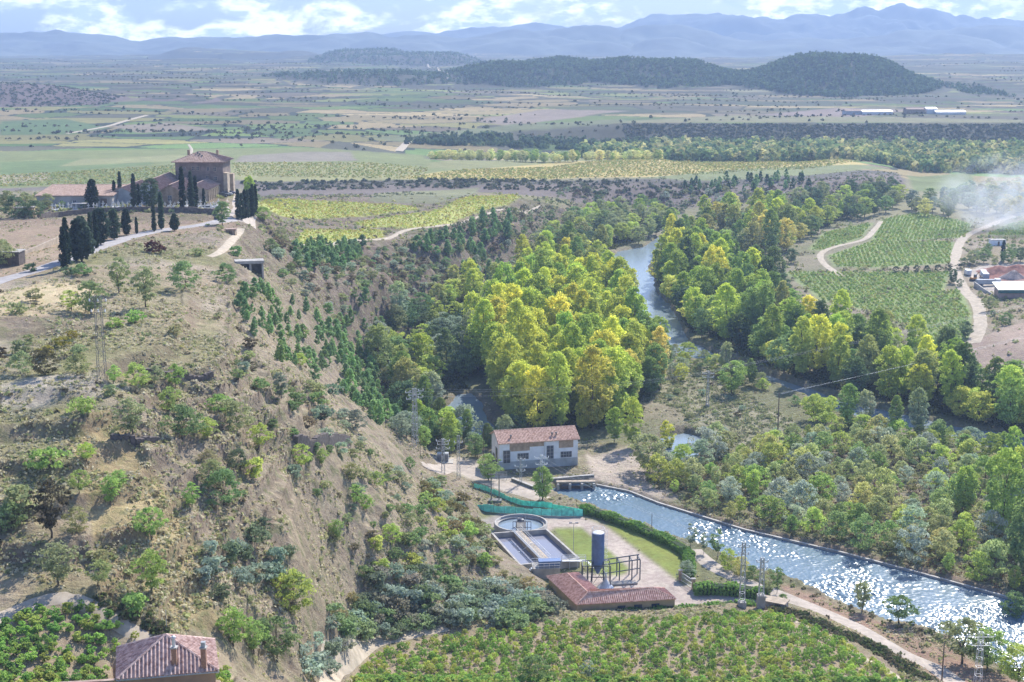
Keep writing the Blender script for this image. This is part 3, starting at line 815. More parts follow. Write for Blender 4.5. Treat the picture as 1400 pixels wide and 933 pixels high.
def trunk_mesh(name, seed, H, r, limbs, cl, zs):
    rs = random.Random(seed); m = MB()
    top = H * zs; px = 0; py = 0; prev = (0, 0, -.6)
    n = 4; ptsT = [prev]
    for k in range(1, n + 1):
        px += rs.uniform(-.03, .03) * H; py += rs.uniform(-.03, .03) * H
        ptsT.append((px, py, top * k / n))
    for k in range(n): m.bar(ptsT[k], ptsT[k + 1], r * (1 - .18 * k), 6, r * (1 - .18 * (k + 1)))
    sel = rs.sample(range(len(cl)), min(limbs, len(cl)))
    for i in sel:
        c = cl[i]; b = ptsT[rs.choice([2, 3, 4])]
        b = (b[0], b[1], min(b[2], c[2] - .1))
        mid_ = ((b[0] + c[0]) / 2, (b[1] + c[1]) / 2, b[2] + (c[2] - b[2]) * .62)
        m.bar(b, mid_, r * .42, 5, r * .25); m.bar(mid_, (c[0], c[1], c[2]), r * .25, 4, r * .06)
    me = bpy.data.meshes.new(name); me.from_pydata(m.v, [], m.f); me.materials.append(BARK); me.update()
    return me

def egg(p, q=.5):  # lens-like profile with widest point at p
    def f(z):
        return max(.08, (z / p) ** q if z < p else max(0, 1 - ((z - p) / (1 - p)) ** 2.0) ** .5)
    return f
SHP = {
 'poplar':  dict(H=18, z0=2.2, R=3.6, shape=egg(.5, .38), ncl=150, rc=1.1, lpc=44, ls=.38, squash=1.2),
 'broad':   dict(H=11, z0=1.6, R=4.4, shape=egg(.45, .5), ncl=85, rc=1.25, lpc=44, ls=.36),
 'willow':  dict(H=5.2, z0=.3, R=2.9, shape=egg(.3, .4), ncl=60, rc=.75, lpc=40, ls=.22),
 'almond':  dict(H=4.6, z0=.9, R=1.75, shape=egg(.5, .4), ncl=62, rc=.5, lpc=30, ls=.17, inner=.25),
 'pine':    dict(H=4.6, z0=.35, R=1.4, shape=lambda z: max(.08, (1 - z) ** .55 * (.55 + .45 * min(1, z * 5))), ncl=75, rc=.36, lpc=22, ls=.24, squash=1.3),
 'cypress': dict(H=10.4, z0=.4, R=.82, shape=lambda z: max(.06, min(1, (z * 5) ** .5) * (1 - z ** 2.4) ** .8), ncl=190, rc=.42, lpc=22, ls=.26, squash=1.7),
 'fat':     dict(H=8.2, z0=.6, R=1.6, shape=egg(.35, .4), ncl=170, rc=.7, lpc=26, ls=.34, squash=1.1),
 'bush':    dict(H=1.7, z0=.1, R=1.25, shape=egg(.35, .4), ncl=20, rc=.5, lpc=26, ls=.22),
 'young':   dict(H=5.5, z0=1.6, R=1.25, shape=egg(.45, .5), ncl=24, rc=.5, lpc=28, ls=.24),
}
TR = {'poplar': (.22, 9, .8), 'broad': (.25, 9, .5), 'willow': (.1, 7, .4), 'almond': (.12, 8, .38), 'pine': (.07, 4, .85), 'cypress': (.14, 3, .9), 'fat': (.18, 4, .8), 'bush': (.05, 4, .4), 'young': (.07, 5, .75)}
PROTO = {}
for i_, (k, p_) in enumerate(SHP.items()):
    PROTO[k] = []
    for s_ in range(4 if k in ('poplar', 'broad', 'willow') else 3):
        q_ = dict(p_); q_['R'] *= (1, 1.15, .88, 1.05)[s_]; q_['H'] *= (1, .93, 1.06, .97)[s_]
        cm_, cl_ = crown_mesh('crown', i_ * 10 + s_, **q_)
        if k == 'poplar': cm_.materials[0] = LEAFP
        PROTO[k].append((cm_, trunk_mesh('trunk', i_ * 10 + s_, q_['H'], TR[k][0], TR[k][1], cl_, TR[k][2])))

def hz2(x, y): return hz(x, y)
prs = random.Random(11)
ALLP = []
def plant(kind, name, x, y, sc, col, z=None, zs=1.0, var=None):
    cmesh, tmesh = PROTO[kind][prs.randrange(len(PROTO[kind])) if var is None else var]
    o = empty(name, (x, y, (hz2(x, y) if z is None else z) - .05), prs.uniform(0, 6.28))
    if kind in ('pine', 'young', 'poplar', 'almond'): o.rotation_euler = (prs.gauss(0, .05), prs.gauss(0, .05), o.rotation_euler.z); zs *= prs.uniform(.82, 1.2)
    o.scale = (sc, sc, sc * zs)
    c = bpy.data.objects.new('crown', cmesh); C.objects.link(c); c.parent = o; c.color = (*col, 1)
    t_ = bpy.data.objects.new('trunk', tmesh); C.objects.link(t_); t_.parent = o
    pu, pv_ = proj(x, y, o.location.z)
    r = dict(o=o, u=pu, v=pv_, x=x, y=y, sc=sc, h=SHP[kind]['H'] * sc * zs, col=col); ALLP.append(r)
    return r

def scatter(poly, spacing, seed, exclude=(), density=1.0, jitter=True):
    """blue-noise points in a world polygon"""
    rs = random.Random(seed); xs_ = [p[0] for p in poly]; ys_ = [p[1] for p in poly]
    A = (max(xs_) - min(xs_)) * (max(ys_) - min(ys_))
    n = int(A / spacing ** 2 * 3.2 * density); g = {}; out = []
    cx = np.array([rs.uniform(min(xs_), max(xs_)) for _ in range(n)]); cy_ = np.array([rs.uniform(min(ys_), max(ys_)) for _ in range(n)])
    ok = inpoly(cx, cy_, poly)
    for e in exclude: ok &= ~inpoly(cx, cy_, e)
    for x, y in zip(cx[ok], cy_[ok]):
        k = (int(x // spacing), int(y // spacing)); bad = False
        for a in (-1, 0, 1):
            for b in (-1, 0, 1):
                for q in g.get((k[0] + a, k[1] + b), ()):
                    if (q[0] - x) ** 2 + (q[1] - y) ** 2 < spacing ** 2: bad = True; break
        if bad: continue
        g.setdefault(k, []).append((x, y)); out.append((float(x), float(y)))
    return out

ORD = ['first','second','third','fourth','fifth','sixth','seventh','eighth','ninth','tenth','eleventh','twelfth','thirteenth','fourteenth','fifteenth','sixteenth','seventeenth','eighteenth','nineteenth','twentieth']
def ordn(i):
    if i < 20: return ORD[i]
    n = i + 1
    return str(n) + ('th' if 10 <= n % 100 <= 20 else {1: 'st', 2: 'nd', 3: 'rd'}.get(n % 10, 'th'))
def hue_word(c):
    r, g, b = c
    if r > g * 1.2: return 'golden' if g > .2 else 'rusty'
    if r > g * .97: return 'yellow'
    if r > g * .86 and b < g * .5: return 'yellow-green'
    if b > g * .68: return 'silvery'
    return 'bright-green' if g > .3 else ('green' if g > .19 else 'deep-green')
def rank_label(items, noun, cat, zone, group, per=12):
    it = sorted(items, key=lambda r: -r['v']); nr = max(1, round(len(it) / per)); per = math.ceil(len(it) / nr)
    for k in range(nr):
        row = sorted(it[k * per:(k + 1) * per], key=lambda r: r['u'])
        for i, r in enumerate(row):
            w = hue_word(r['col'])
            if nr == 1: l = f"{w} {noun} {zone}, {ordn(i)} from the left"
            else: l = f"{w} {noun} {zone}, {ordn(k)} rank, {ordn(i)} from left"
            tag(r['o'], l, cat, group)

def pick(rs, cols):
    c = rs.choice(cols); k = rs.uniform(.82, 1.18); return tuple(min(.9, q * k * rs.uniform(.94, 1.06)) for q in c)
YEL = (.64, .63, .12); YG = (.52, .58, .12); LIM = (.38, .49, .12); GRN = (.25, .34, .12); DGR = (.15, .21, .10); SIL = (.37, .43, .29); OLV = (.37, .39, .17); GLD = (.62, .55, .19); PIN = (.31, .45, .17); CYP = (.07, .105, .065)

WX = [inflate(w, 1.5) for w in WATER]
def grove(kind, name, poly, spacing, seed, cols, smin, smax, noun, cat, zone, group, density=1.0, per=12, excl=WX, zs=1.0, maxn=None, world_poly=None):
    rs = random.Random(seed)
    P_ = scatter(world_poly or GP(poly), spacing, seed, excl, density)
    if maxn: P_ = P_[:maxn]
    it = [plant(rs.choice(kind) if isinstance(kind, (list, tuple)) else kind, name, x, y, rs.uniform(smin, smax), pick(rs, cols), zs=zs) for x, y in P_]
    if it: rank_label(it, noun, cat, zone, group, per)
    return it

# the yellow grove on the near bank
grove('poplar', 'poplar_tree', [(640,500),(668,535),(680,575),(710,590),(730,594),(790,594),(850,584),(872,520),(865,490),(855,455),(845,430),(815,412),(775,402),(735,408),(690,438),(655,480)], 5.4, 1, [YEL, YEL, YG, YG, YG, LIM], .85, 1.15, 'poplar', 'poplar', 'in the grove behind the white station', 'poplars of the big grove left of the river')
grove('poplar', 'poplar_tree', [(855,500),(880,480),(905,490),(905,525),(880,560),(860,560)], 4.5, 2, [LIM, YG, GLD, GRN], .55, .8, 'young poplar', 'poplar', 'between the grove and the gravel island', 'small poplars at the grove edge')
grove(['poplar', 'broad'], 'woodland_tree', [(740,402),(790,400),(845,430),(868,440),(850,410),(832,390),(822,362),(780,350),(730,362),(712,385)], 6.5, 3, [YEL, OLV, YG, GRN, OLV], .7, .95, 'tree', 'tree', 'behind the grove on the river bend', 'mixed trees behind the grove')
# wooded foot of the left slope
grove(['broad', 'broad', 'poplar'], 'woodland_tree', [(505,470),(540,440),(590,418),(650,405),(712,392),(690,432),(650,470),(640,520),(600,530),(592,585),(560,590),(545,560),(520,520)], 5.6, 4, [OLV, GRN, DGR, SIL, OLV, YG], .6, .9, 'tree', 'tree', 'at the slope foot left of the grove', 'mixed trees at the foot of the slope')
grove(['broad', 'poplar'], 'riverside_tree', [(548,600),(560,575),(600,590),(640,604),(655,612),(600,626),(570,622)], 4.6, 5, [LIM, YG, GRN, SIL], .45, .68, 'tree', 'tree', 'by the masts left of the white station', 'trees beside the masts')
# belts upstream
grove(['poplar', 'broad'], 'riverside_tree', [(905,372),(900,400),(925,430),(940,455),(985,472),(1030,470),(1075,440),(1085,425),(1060,400),(1000,380),(950,355),(915,340)], 6.2, 6, [LIM, YG, GRN, DGR, LIM, YEL], .85, 1.1, 'poplar', 'poplar', 'in the belt right of the river bend', 'poplars of the belt right of the river')
grove('broad', 'riverside_tree', [(728,342),(800,352),(845,342),(880,332),(905,318),(925,300),(880,287),(820,292),(770,318)], 8.5, 7, [OLV, GRN, DGR, OLV, YG], .8, 1.05, 'tree', 'tree', 'above the river bend under the terrace', 'trees under the terrace above the bend')
grove(['poplar', 'broad'], 'poplar_tree', [(925,335),(985,355),(1065,352),(1095,332),(1120,318),(1060,300),(1000,300),(950,315)], 8.5, 8, [YG, GLD, LIM, GRN, LIM, OLV], .8, 1.1, 'poplar', 'poplar', 'in the tall belt by the far vineyards', 'poplars of the far belt')
grove('broad', 'riverside_tree', [(1095,322),(1150,308),(1210,292),(1240,272),(1205,262),(1150,272),(1080,282),(1000,292),(1040,300)], 9.5, 9, [DGR, GRN, DGR, OLV, YG], .85, 1.1, 'tree', 'tree', 'between the terrace end and the far vineyards', 'dark trees under the terrace end')
grove('broad', 'riverside_tree', [(1230,286),(1290,280),(1330,268),(1420,262),(1420,290),(1330,300),(1260,296)], 10, 10, [OLV, GRN, GLD, SIL], .8, 1.0, 'tree', 'tree', 'in the smoke beyond the right vineyards', 'trees in the smoke')
# long belt across the right middle
grove(['poplar', 'broad', 'poplar'], 'belt_tree', [(1000,490),(1045,505),(1100,525),(1180,550),(1290,584),(1420,625),(1420,560),(1370,540),(1300,520),(1255,500),(1200,482),(1130,462),(1080,448),(1020,462)], 5.8, 12, [YEL, YG, LIM, GRN, DGR, LIM, OLV, YG], .72, 1.0, 'poplar', 'poplar', 'in the belt below the right vineyards', 'poplars of the belt below the vineyards')
grove('broad', 'riverside_tree', [(1290,575),(1420,612),(1420,540),(1360,545)], 7, 13, [OLV, GRN, YG], .7, .95, 'tree', 'tree', 'at the right end of the belt', 'trees at the right end of the belt')
# island and side arm
for (u, v, k, s, c, l) in [
    (1000,538,'broad',.85,LIM,'round lime green tree standing on the gravel island'),
    (1112,575,'broad',.68,YG,'lone round tree on the right edge of the gravel island'),
    (932,520,'willow',.9,YEL,'yellow bush at the back of the gravel island'),
    (915,500,'poplar',.42,GRN,'slim green tree at the back left of the gravel island'),
    (795,590,'poplar',.48,YEL,'small yellow poplar behind the right end of the white station'),
    (865,612,'poplar',.62,YG,'broad yellow green poplar right of the white station'),
    (840,605,'poplar',.55,LIM,'lime green poplar just right of the white station'),
    (885,645,'broad',.85,OLV,'olive green tree on the bank above the canal head'),
    (915,618,'poplar',.40,YEL,'slender yellow sapling beside the small pool'),
    (742,684,'broad',.62,(.34,.44,.11),'round green tree in front of the white station by the canal'),
    (668,657,'broad',.55,(.36,.46,.14),'low green tree at the left corner of the white station'),
    (650,625,'broad',.52,GRN,'green tree behind the left gable of the white station'),
    (635,600,'willow',1.6,SIL,'silvery willow by the backwater left of the station'),
    (700,600,'broad',.6,DGR,'dark tree in the shade behind the station roof'),
    (750,590,'broad',.7,DGR,'dark green tree behind the right half of the station roof'),
    (878,478,'poplar',.62,GLD,'thin rusty poplar at the water edge of the river bend'),
    (1365,740,'poplar',.95,LIM,'tall lime green poplar near the right edge above the canal'),
    (1405,790,'poplar',.9,GRN,'tall green poplar cut by the right edge above the canal'),
    (1320,700,'poplar',.62,LIM,'lime green poplar among the willows on the right'),
    (1395,690,'poplar',.8,YG,'yellow green poplar at the right edge among the willows'),
    (1385,850,'broad',.5,GRN,'green tree at the end of the canal by the right edge'),
    (1230,852,'almond',1.35,GRN,'upright green tree on the canal bank, standing right of its round neighbour'),
    (1178,836,'almond',1.0,OLV,'low round tree on the canal bank beside the lane'),
    (1316,907,'almond',1.9,OLV,'tall leaning tree with bare lower trunk beside the lane at lower right'),
    (1350,915,'broad',.62,LIM,'bushy green tree behind the white pylon at lower right'),
    (1392,935,'broad',.6,YG,'yellow green tree in the bottom right corner'),
    (1063,800,'young',.62,GRN,'little sapling on the canal bank right of the hedge'),
    (980,765,'young',1.05,GRN,'young green tree between hedge corner and canal'),
    (945,752,'young',.85,SIL,'slim grey green sapling by the canal behind the hedge'),
    (962,758,'young',.7,SIL,'thinnest sapling by the canal behind the hedge'),
    (1052,822,'young',.95,OLV,'young tree with bare stem beside the twin masts'),
    (1062,812,'young',.8,GRN,'dark young tree on the lane edge behind the twin masts'),
    (1070,826,'willow',.35,GRN,'small shrub beside the concrete hut at the lane'),
    (995,778,'willow',.7,YG,'yellow shrub between lane and canal'),
    (1012,786,'willow',.62,GLD,'reddish yellow shrub between lane and canal'),
    (1028,792,'willow',.5,GRN,'green shrub behind the left twin mast'),
    (938,790,'willow',.62,SIL,'rounded grey green bush beside the gate pillar'),
    (730,930,'willow',.75,GRN,'green bush at the bottom edge of the lower vineyard'),
    (805,935,'young',.6,SIL,'wispy sapling at the bottom edge of the lower vineyard'),
    (1082,360,'broad',.62,DGR,'dark round tree at the left corner of the right vineyards'),
    (1148,300,'poplar',.5,LIM,'lime green poplar in front of the dark trees'),
    ]:
    p = G(u, v); r = plant(k, {'poplar': 'poplar_tree', 'broad': 'riverside_tree', 'willow': 'willow_shrub', 'almond': 'bank_tree', 'young': 'young_tree'}[k], p[0], p[1], s, c)
    tag(r['o'], l, 'shrub' if k == 'willow' else 'tree')

ISL = GP([(880,515),(940,505),(990,520),(1040,550),(1090,580),(1105,600),(1050,615),(990,612),(950,592),(925,560),(880,545)])
SHR = GP([(880,655),(900,678),(1010,716),(1150,747),(1260,776),(1375,806),(1500,830),(1500,670),(1400,648),(1290,612),(1200,592),(1120,590),(1060,612),(1000,620),(960,605),(962,628),(920,642)])
SHRZ = [('left', 0, 1075, 'above the canal head', 3.9), ('mid', 1075, 1230, 'in the thicket over the middle of the canal', 3.9), ('right', 1230, 1600, 'in the thicket at the right edge', 4.2)]
rs = random.Random(5); P_ = scatter(SHR, 4.2, 21, WX + [ISL])
B_ = {0: [], 1: [], 2: []}
for x, y in P_:
    u, v = proj(x, y, 2)
    c = pick(rs, [(.48,.55,.36), (.44,.50,.36), (.46,.49,.20), (.34,.44,.14), YG, LIM, YG, (.48,.48,.20), (.60,.58,.20)])
    r = plant(rs.choice(['willow', 'willow', 'willow', 'broad']), 'willow_shrub', x, y, 1, c)
    s_ = rs.uniform(.55, 1.15) * (1 if r['o'].children[0].data in [m[0] for m in PROTO['willow']] else .42)
    r['o'].scale = (s_, s_, s_ * 1.2)
    B_[0 if u < 1075 else (1 if u < 1230 else 2)].append(r)
for k, zt in ((0, 'above the canal head'), (1, 'in the thicket above the middle canal'), (2, 'in the thicket at the right edge')):
    rank_label(B_[k], 'willow shrub', 'shrub', zt, 'willow shrubs between the canal and the side arm', 14)
grove('willow', 'willow_shrub', [(880,500),(930,480),(985,500),(1040,530),(1010,540),(960,512),(900,520)], 4.5, 22, [SIL, OLV, GRN, YG], .6, 1.1, 'shrub', 'shrub', 'along the back of the gravel island', 'shrubs on the gravel island', density=.7)
grove('bush', 'bush', [(900,540),(960,520),(1030,560),(1080,600),(1000,612),(950,590)], 6, 23, [OLV, SIL, (.16, .13, .08)], .5, 1.0, 'low bush', 'bush', 'scattered on the gravel island', 'low bushes on the gravel island', density=.4, excl=WX)

grove(['broad', 'willow', 'poplar'], 'screen_tree', [(960,505),(1040,535),(1100,560),(1160,590),(1230,600),(1330,625),(1420,655),(1420,640),(1290,604),(1200,586),(1130,566),(1060,538),(985,508)], 4.4, 137, [LIM, OLV, YG, SIL, GRN], .42, .7, 'tree', 'tree', 'on the near bank of the side arm', 'trees on the near bank of the side arm', excl=WX)
grove(['broad', 'poplar'], 'screen_tree', [(592,575),(605,545),(600,600),(640,608),(690,604),(700,612),(640,618),(595,606)], 3.6, 138, [OLV, GRN, DGR, SIL], .4, .62, 'tree', 'tree', 'around the backwater behind the station', 'trees around the backwater', excl=WX)
# pines planted on the slope
grove('pine', 'pine_tree', [(318,396),(370,400),(440,440),(500,470),(540,545),(540,575),(500,560),(470,540),(440,505),(385,500),(330,450)], 3.5, 31, [PIN, PIN, (.36,.50,.17), (.27,.40,.16)], .45, .9, 'young pine', 'pine', 'on the slope below the plateau edge', 'young pines on the long slope', density=.75, per=16)
grove('pine', 'pine_tree', [(440,450),(470,425),(520,425),(545,455),(540,500),(560,560),(540,590),(505,575),(475,530),(450,490)], 3.7, 131, [PIN, (.36,.50,.17), (.27,.40,.16)], .6, 1.05, 'young pine', 'pine', 'at the lower end of the pine slope', 'young pines low on the slope', density=.7, per=16)
grove('bush', 'slope_bush', [(360,330),(440,350),(520,340),(600,350),(640,400),(560,425),(500,410),(430,420),(380,380)], 3.4, 132, [OLV, SIL, (.24,.19,.12), GRN], .6, 1.6, 'bush', 'bush', 'on the bare slope under the vineyards', 'bushes on the bare slope', density=.5)
grove('bush', 'ridge_bush', [(330,470),(400,520),(470,570),(520,640),(480,600),(400,600),(330,560),(300,500)], 3.4, 133, [OLV, SIL, (.24,.19,.12), GRN], .5, 1.4, 'bush', 'bush', 'on the ridge left of the pines', 'bushes on the ridge', density=.5)
grove('pine', 'pine_tree', [(405,365),(400,345),(440,335),(495,338),(490,358),(440,372)], 3.6, 32, [PIN, (.25,.37,.15)], .8, 1.2, 'young pine', 'pine', 'below the lowest yellow vineyard', 'young pines below the yellow vineyard', density=.6)
grove('pine', 'pine_tree', [(555,345),(600,330),(640,335),(668,350),(660,365),(600,352)], 4, 33, [PIN, (.25,.37,.15)], .9, 1.4, 'young pine', 'pine', 'on the brown slope under the long vineyard', 'young pines on the brown slope', density=.6)
grove('pine', 'pine_tree', [(640,315),(670,300),(705,310),(700,330),(655,340)], 4.5, 34, [PIN, (.25,.37,.15)], .9, 1.5, 'young pine', 'pine', 'on the slope right of the long vineyard', 'young pines at the vineyard corner', density=.5)
grove('pine', 'pine_tree', [(590,372),(640,362),(690,372),(680,392),(620,390)], 4.5, 35, [PIN, (.25,.37,.15)], .9, 1.4, 'young pine', 'pine', 'low on the brown slope above the grove', 'young pines above the grove', density=.45)
grove('pine', 'pine_tree', [(945,250),(1000,246),(1110,243),(1105,256),(1000,265),(930,268)], 7, 36, [PIN, (.10,.18,.08)], .9, 1.4, 'young pine', 'pine', 'on the bank under the terrace fields', 'young pines on the terrace bank', density=.7)
grove('willow', 'bush', [(770,262),(930,262),(1100,265),(1220,250),(1225,265),(1150,280),(900,292),(800,285)], 9, 37, [DGR, OLV, (.12,.10,.07), SIL], .55, .9, 'scrub bush', 'bush', 'on the dark bank below the terrace fields', 'scrub on the terrace bank', density=.8)
grove('willow', 'bush', [(720,290),(760,300),(730,340),(690,380),(650,400),(600,395),(560,370),(600,360),(680,330)], 6, 38, [OLV, (.15,.12,.08), SIL, GRN], .4, .8, 'scrub bush', 'bush', 'on the brown slope above the grove', 'scrub on the brown slope', density=.5)

# almond trees and bushes of the near hillside, each where the photo shows it
HT = [(208,812,'almond',1.12,LIM),(207,738,'almond',.95,LIM),(82,800,'almond',1.25,OLV),(70,735,'almond',1.3,(.12,.10,.06)),(135,802,'almond',.75,OLV),(183,838,'bush',1.3,LIM),
 (15,722,'willow',.6,OLV),(105,728,'willow',.55,OLV),(262,695,'almond',.7,LIM),(305,690,'willow',.95,GRN),(290,665,'willow',.7,OLV),(285,640,'willow',.5,OLV),(325,640,'willow',.55,DGR),(355,615,'almond',.85,YG),
 (250,595,'willow',.85,GRN),(283,600,'almond',.8,YG),(315,590,'willow',.95,OLV),(180,595,'almond',1.2,OLV),(110,565,'bush',1.3,LIM),(150,690,'almond',.75,LIM),(162,672,'almond',.7,LIM),(120,632,'almond',.62,YG),
 (68,640,'bush',1.6,LIM),(108,675,'almond',.65,LIM),(28,695,'bush',1.6,OLV),(20,712,'bush',1.2,OLV),(400,835,'willow',1.0,YG),(402,815,'willow',.7,OLV),(460,740,'almond',.8,LIM),(610,775,'willow',.6,GRN),(560,720,'willow',.5,OLV),
 (320,885,'almond',1.1,LIM),(347,893,'almond',.95,LIM),(380,905,'almond',1.25,GRN),(360,880,'almond',.7,GRN),(487,690,'almond',.85,LIM),(500,700,'almond',.65,LIM),(515,665,'willow',.5,LIM),(412,640,'almond',.8,YG),(440,637,'almond',.62,LIM),
 (486,588,'willow',.75,(.22,.27,.19)),(440,575,'bush',1.5,(.22,.27,.19)),(455,540,'bush',1.4,(.22,.27,.19)),(384,545,'almond',.8,(.22,.27,.19)),(480,660,'almond',.9,OLV),(545,660,'willow',.45,OLV),(560,640,'willow',.45,GRN),
 (200,420,'almond',1.35,OLV),(163,400,'almond',1.3,OLV),(125,430,'broad',.55,GRN),(98,425,'almond',.9,YG),(252,395,'willow',1.0,GRN),(308,385,'willow',.75,GRN),(240,460,'bush',1.0,OLV),(185,442,'bush',1.2,LIM),(158,448,'bush',1.0,LIM),
 (48,412,'bush',1.3,OLV),(20,430,'bush',1.3,OLV),(112,375,'bush',1.3,GRN),(93,376,'bush',1.0,DGR),(210,345,'bush',1.6,(.10,.035,.035)),(268,350,'bush',1.1,OLV),(385,330,'willow',.8,OLV),(370,345,'willow',.7,GRN),(398,375,'willow',.55,GRN),
 (322,350,'bush',1.4,GRN),(300,275+40,'bush',.8,OLV),(150,540,'bush',.9,OLV),(30,510,'willow',.6,OLV),(62,512,'willow',.7,(.14,.12,.07)),(410,500,'willow',.5,YG),(345,510,'almond',.5,(.14,.12,.07)),(430,520,'pine',.9,PIN),
 (536,742,'willow',.6,YG),(600,700,'willow',.5,YG),(640,735,'bush',1.6,YG),(660,775,'bush',1.4,LIM),(583,692,'bush',1.6,LIM),(300,565,'willow',.6,LIM),(345,650,'bush',1.5,YG),(232,560,'willow',.6,LIM),(140,770,'bush',.9,OLV)]
NMN = {'almond': ('almond_tree', 'almond tree', 'tree'), 'willow': ('hillside_shrub', 'leafy shrub', 'shrub'), 'bush': ('bush', 'low bush', 'bush'), 'broad': ('walnut_tree', 'spreading tree', 'tree'), 'pine': ('pine_tree', 'small pine', 'pine')}
hl = {}
for (u, v, k, s, c) in HT:
    p = G(u, v); c = tuple(q * prs.uniform(.9, 1.1) for q in c)
    r = plant(k, NMN[k][0], p[0], p[1], s, c)
    zn = ('on the slope below the road' if v < 480 else 'on the terraces left of the mast' if u < 140 and v < 600 else 'on the upper hillside' if v < 600 else 'left on the middle hillside' if v < 700 and u < 220 else 'right on the middle hillside' if v < 700 and u < 400 else 'above the gully facing the station' if u > 400 and v < 760 else 'on the low hillside above the tiled house')
    hl.setdefault((k, zn), []).append(r)
for (k, zn), L_ in hl.items(): rank_label(L_, NMN[k][1], NMN[k][2], zn, f'{NMN[k][1]}s {zn}', 14)

# band of shrubs along the terrace (lime green) and brambles in the gully
grove(['willow', 'almond'], 'hillside_shrub', [(95,512),(150,505),(230,518),(262,540),(210,535),(140,525)], 3.2, 41, [LIM, YG, OLV], .5, .85, 'leafy shrub', 'shrub', 'on the terrace edge beside the tall mast', 'shrubs on the terrace edge', density=.8)
grove('bush', 'hillside_shrub', [(-20,470),(60,460),(125,468),(120,490),(40,500),(-20,500)], 3.5, 42, [(.32,.27,.05), OLV, (.15,.12,.07)], .6, 1.2, 'yellowing bush', 'bush', 'on the bank behind the tall mast', 'yellowing bushes on the bank', density=.5)
BRM = GP([(415,930),(402,895),(440,845),(500,795),(560,785),(640,800),(700,812),(745,826),(765,842),(720,858),(600,860),(500,878),(462,905),(446,930)])
grove('bush', 'bramble', None, 1.7, 43, [(.34,.42,.31), (.40,.48,.37), (.26,.32,.18), (.36,.34,.24), (.30,.38,.16)], .9, 1.7, 'bramble', 'bramble', 'on the gully side above the lower vineyard', 'brambles in the gully', density=.9, per=18, world_poly=BRM)
grove('bush', 'bramble', [(285,830),(270,790),(320,740),(370,720),(395,760),(370,800),(340,810)], 2.0, 44, [(.28,.36,.26), (.34,.42,.32), (.22,.26,.14)], .8, 1.5, 'bramble', 'bramble', 'on the eroded bank right of the almond trees', 'brambles on the eroded bank', density=.6)
grove('bush', 'bush', [(640,690),(665,740),(700,790),(660,790),(610,740),(590,690),(570,660),(600,660)], 2.4, 45, [YG, OLV, OLV, (.25,.2,.08), SIL], .6, 1.4, 'bush', 'bush', 'on the slope above the round tank', 'bushes above the round tank', density=.5)
grove('bush', 'spur_bush', [(400,575),(450,600),(500,612),(545,650),(590,710),(610,745),(540,750),(480,770),(440,720),(400,650)], 2.7, 46, [OLV, (.2,.17,.1), GRN, SIL], .5, 1.2, 'bush', 'bush', 'on the spur left of the masts', 'bushes on the spur', density=.42)

grove('bush', 'bush', [(440,830),(500,750),(560,730),(640,745),(700,790),(740,815),(640,795),(560,780),(500,790)], 2.6, 47, [OLV, YG, (.36,.30,.14), SIL, GRN], .6, 1.4, 'bush', 'bush', 'on the grassy spur above the brambles', 'bushes above the brambles', density=.38)
# hedges
def hedge(px, w, h, zp, label, seed):
    c = smooth_path(AP(px, zp), .6); rs = np.random.RandomState(seed)
    tn = np.gradient(c, axis=0); tn /= np.linalg.norm(tn, axis=1)[:, None]; nn = np.stack([-tn[:, 1], tn[:, 0]], 1)
    n = len(c) * 150; k = rs.randint(0, len(c), n); side = rs.randint(0, 3, n)
    off = np.where(side == 0, -.5, np.where(side == 1, .5, rs.rand(n) - .5)) + rs.normal(size=n) * .06
    zz = np.where(side == 2, 1.0, rs.rand(n)) + rs.normal(size=n) * .05
    P = np.column_stack([c[k] + nn[k] * (off * w)[:, None] + rs.normal(size=(n, 2)) * .12, zp + zz * h * (.92 + .16 * np.sin(c[k, 0] * 1.3))])
    nr = np.column_stack([nn[k] * off[:, None] * 2, np.where(side == 2, 1, .1)]) + rs.normal(size=(n, 3)) * .5
    nr /= np.linalg.norm(nr, axis=1)[:, None]
    V_, F_ = leafquads(P, nr, .2 + .14 * rs.rand(n), rs)
    e = empty('hedge', (0, 0, 0)); tag(e, label, 'hedge', 'clipped hedges of the treatment works')
    o = add_obj('foliage', np_mesh('foliage', V_, F_, LEAF), e); o.color = (.22, .36, .07, 1)
    m = MB()
    for q in c[::2]: m.bar((q[0], q[1], zp - .3), (q[0], q[1], zp + h * .8), .06, 4)
    m.build('stems', BARK, e)
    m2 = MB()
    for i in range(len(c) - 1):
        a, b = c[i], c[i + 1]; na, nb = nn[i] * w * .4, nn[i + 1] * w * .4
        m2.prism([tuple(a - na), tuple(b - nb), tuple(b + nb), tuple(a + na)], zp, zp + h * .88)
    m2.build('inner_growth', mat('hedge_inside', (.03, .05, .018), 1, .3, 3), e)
hedge([(797,700),(830,710),(862,722),(905,740),(935,757),(943,766)], 1.7, 1.5, 3, 'long clipped hedge between the lawn and the canal', 1)
hedge([(950,812),(985,812),(1020,815),(1048,820)], 1.9, 1.9, 3, 'tall short hedge between the gate and the twin masts', 2)
hedge([(800,838),(860,840),(930,838),(1000,832),(1030,830)], 1.4, 1.2, 3.4, 'dark hedge between the red roofed building and the lower vineyard', 3)
hedge([(940,768),(944,780),(942,790)], 1.5, 1.6, 3, 'short hedge return at the lawn corner near the gate', 4)

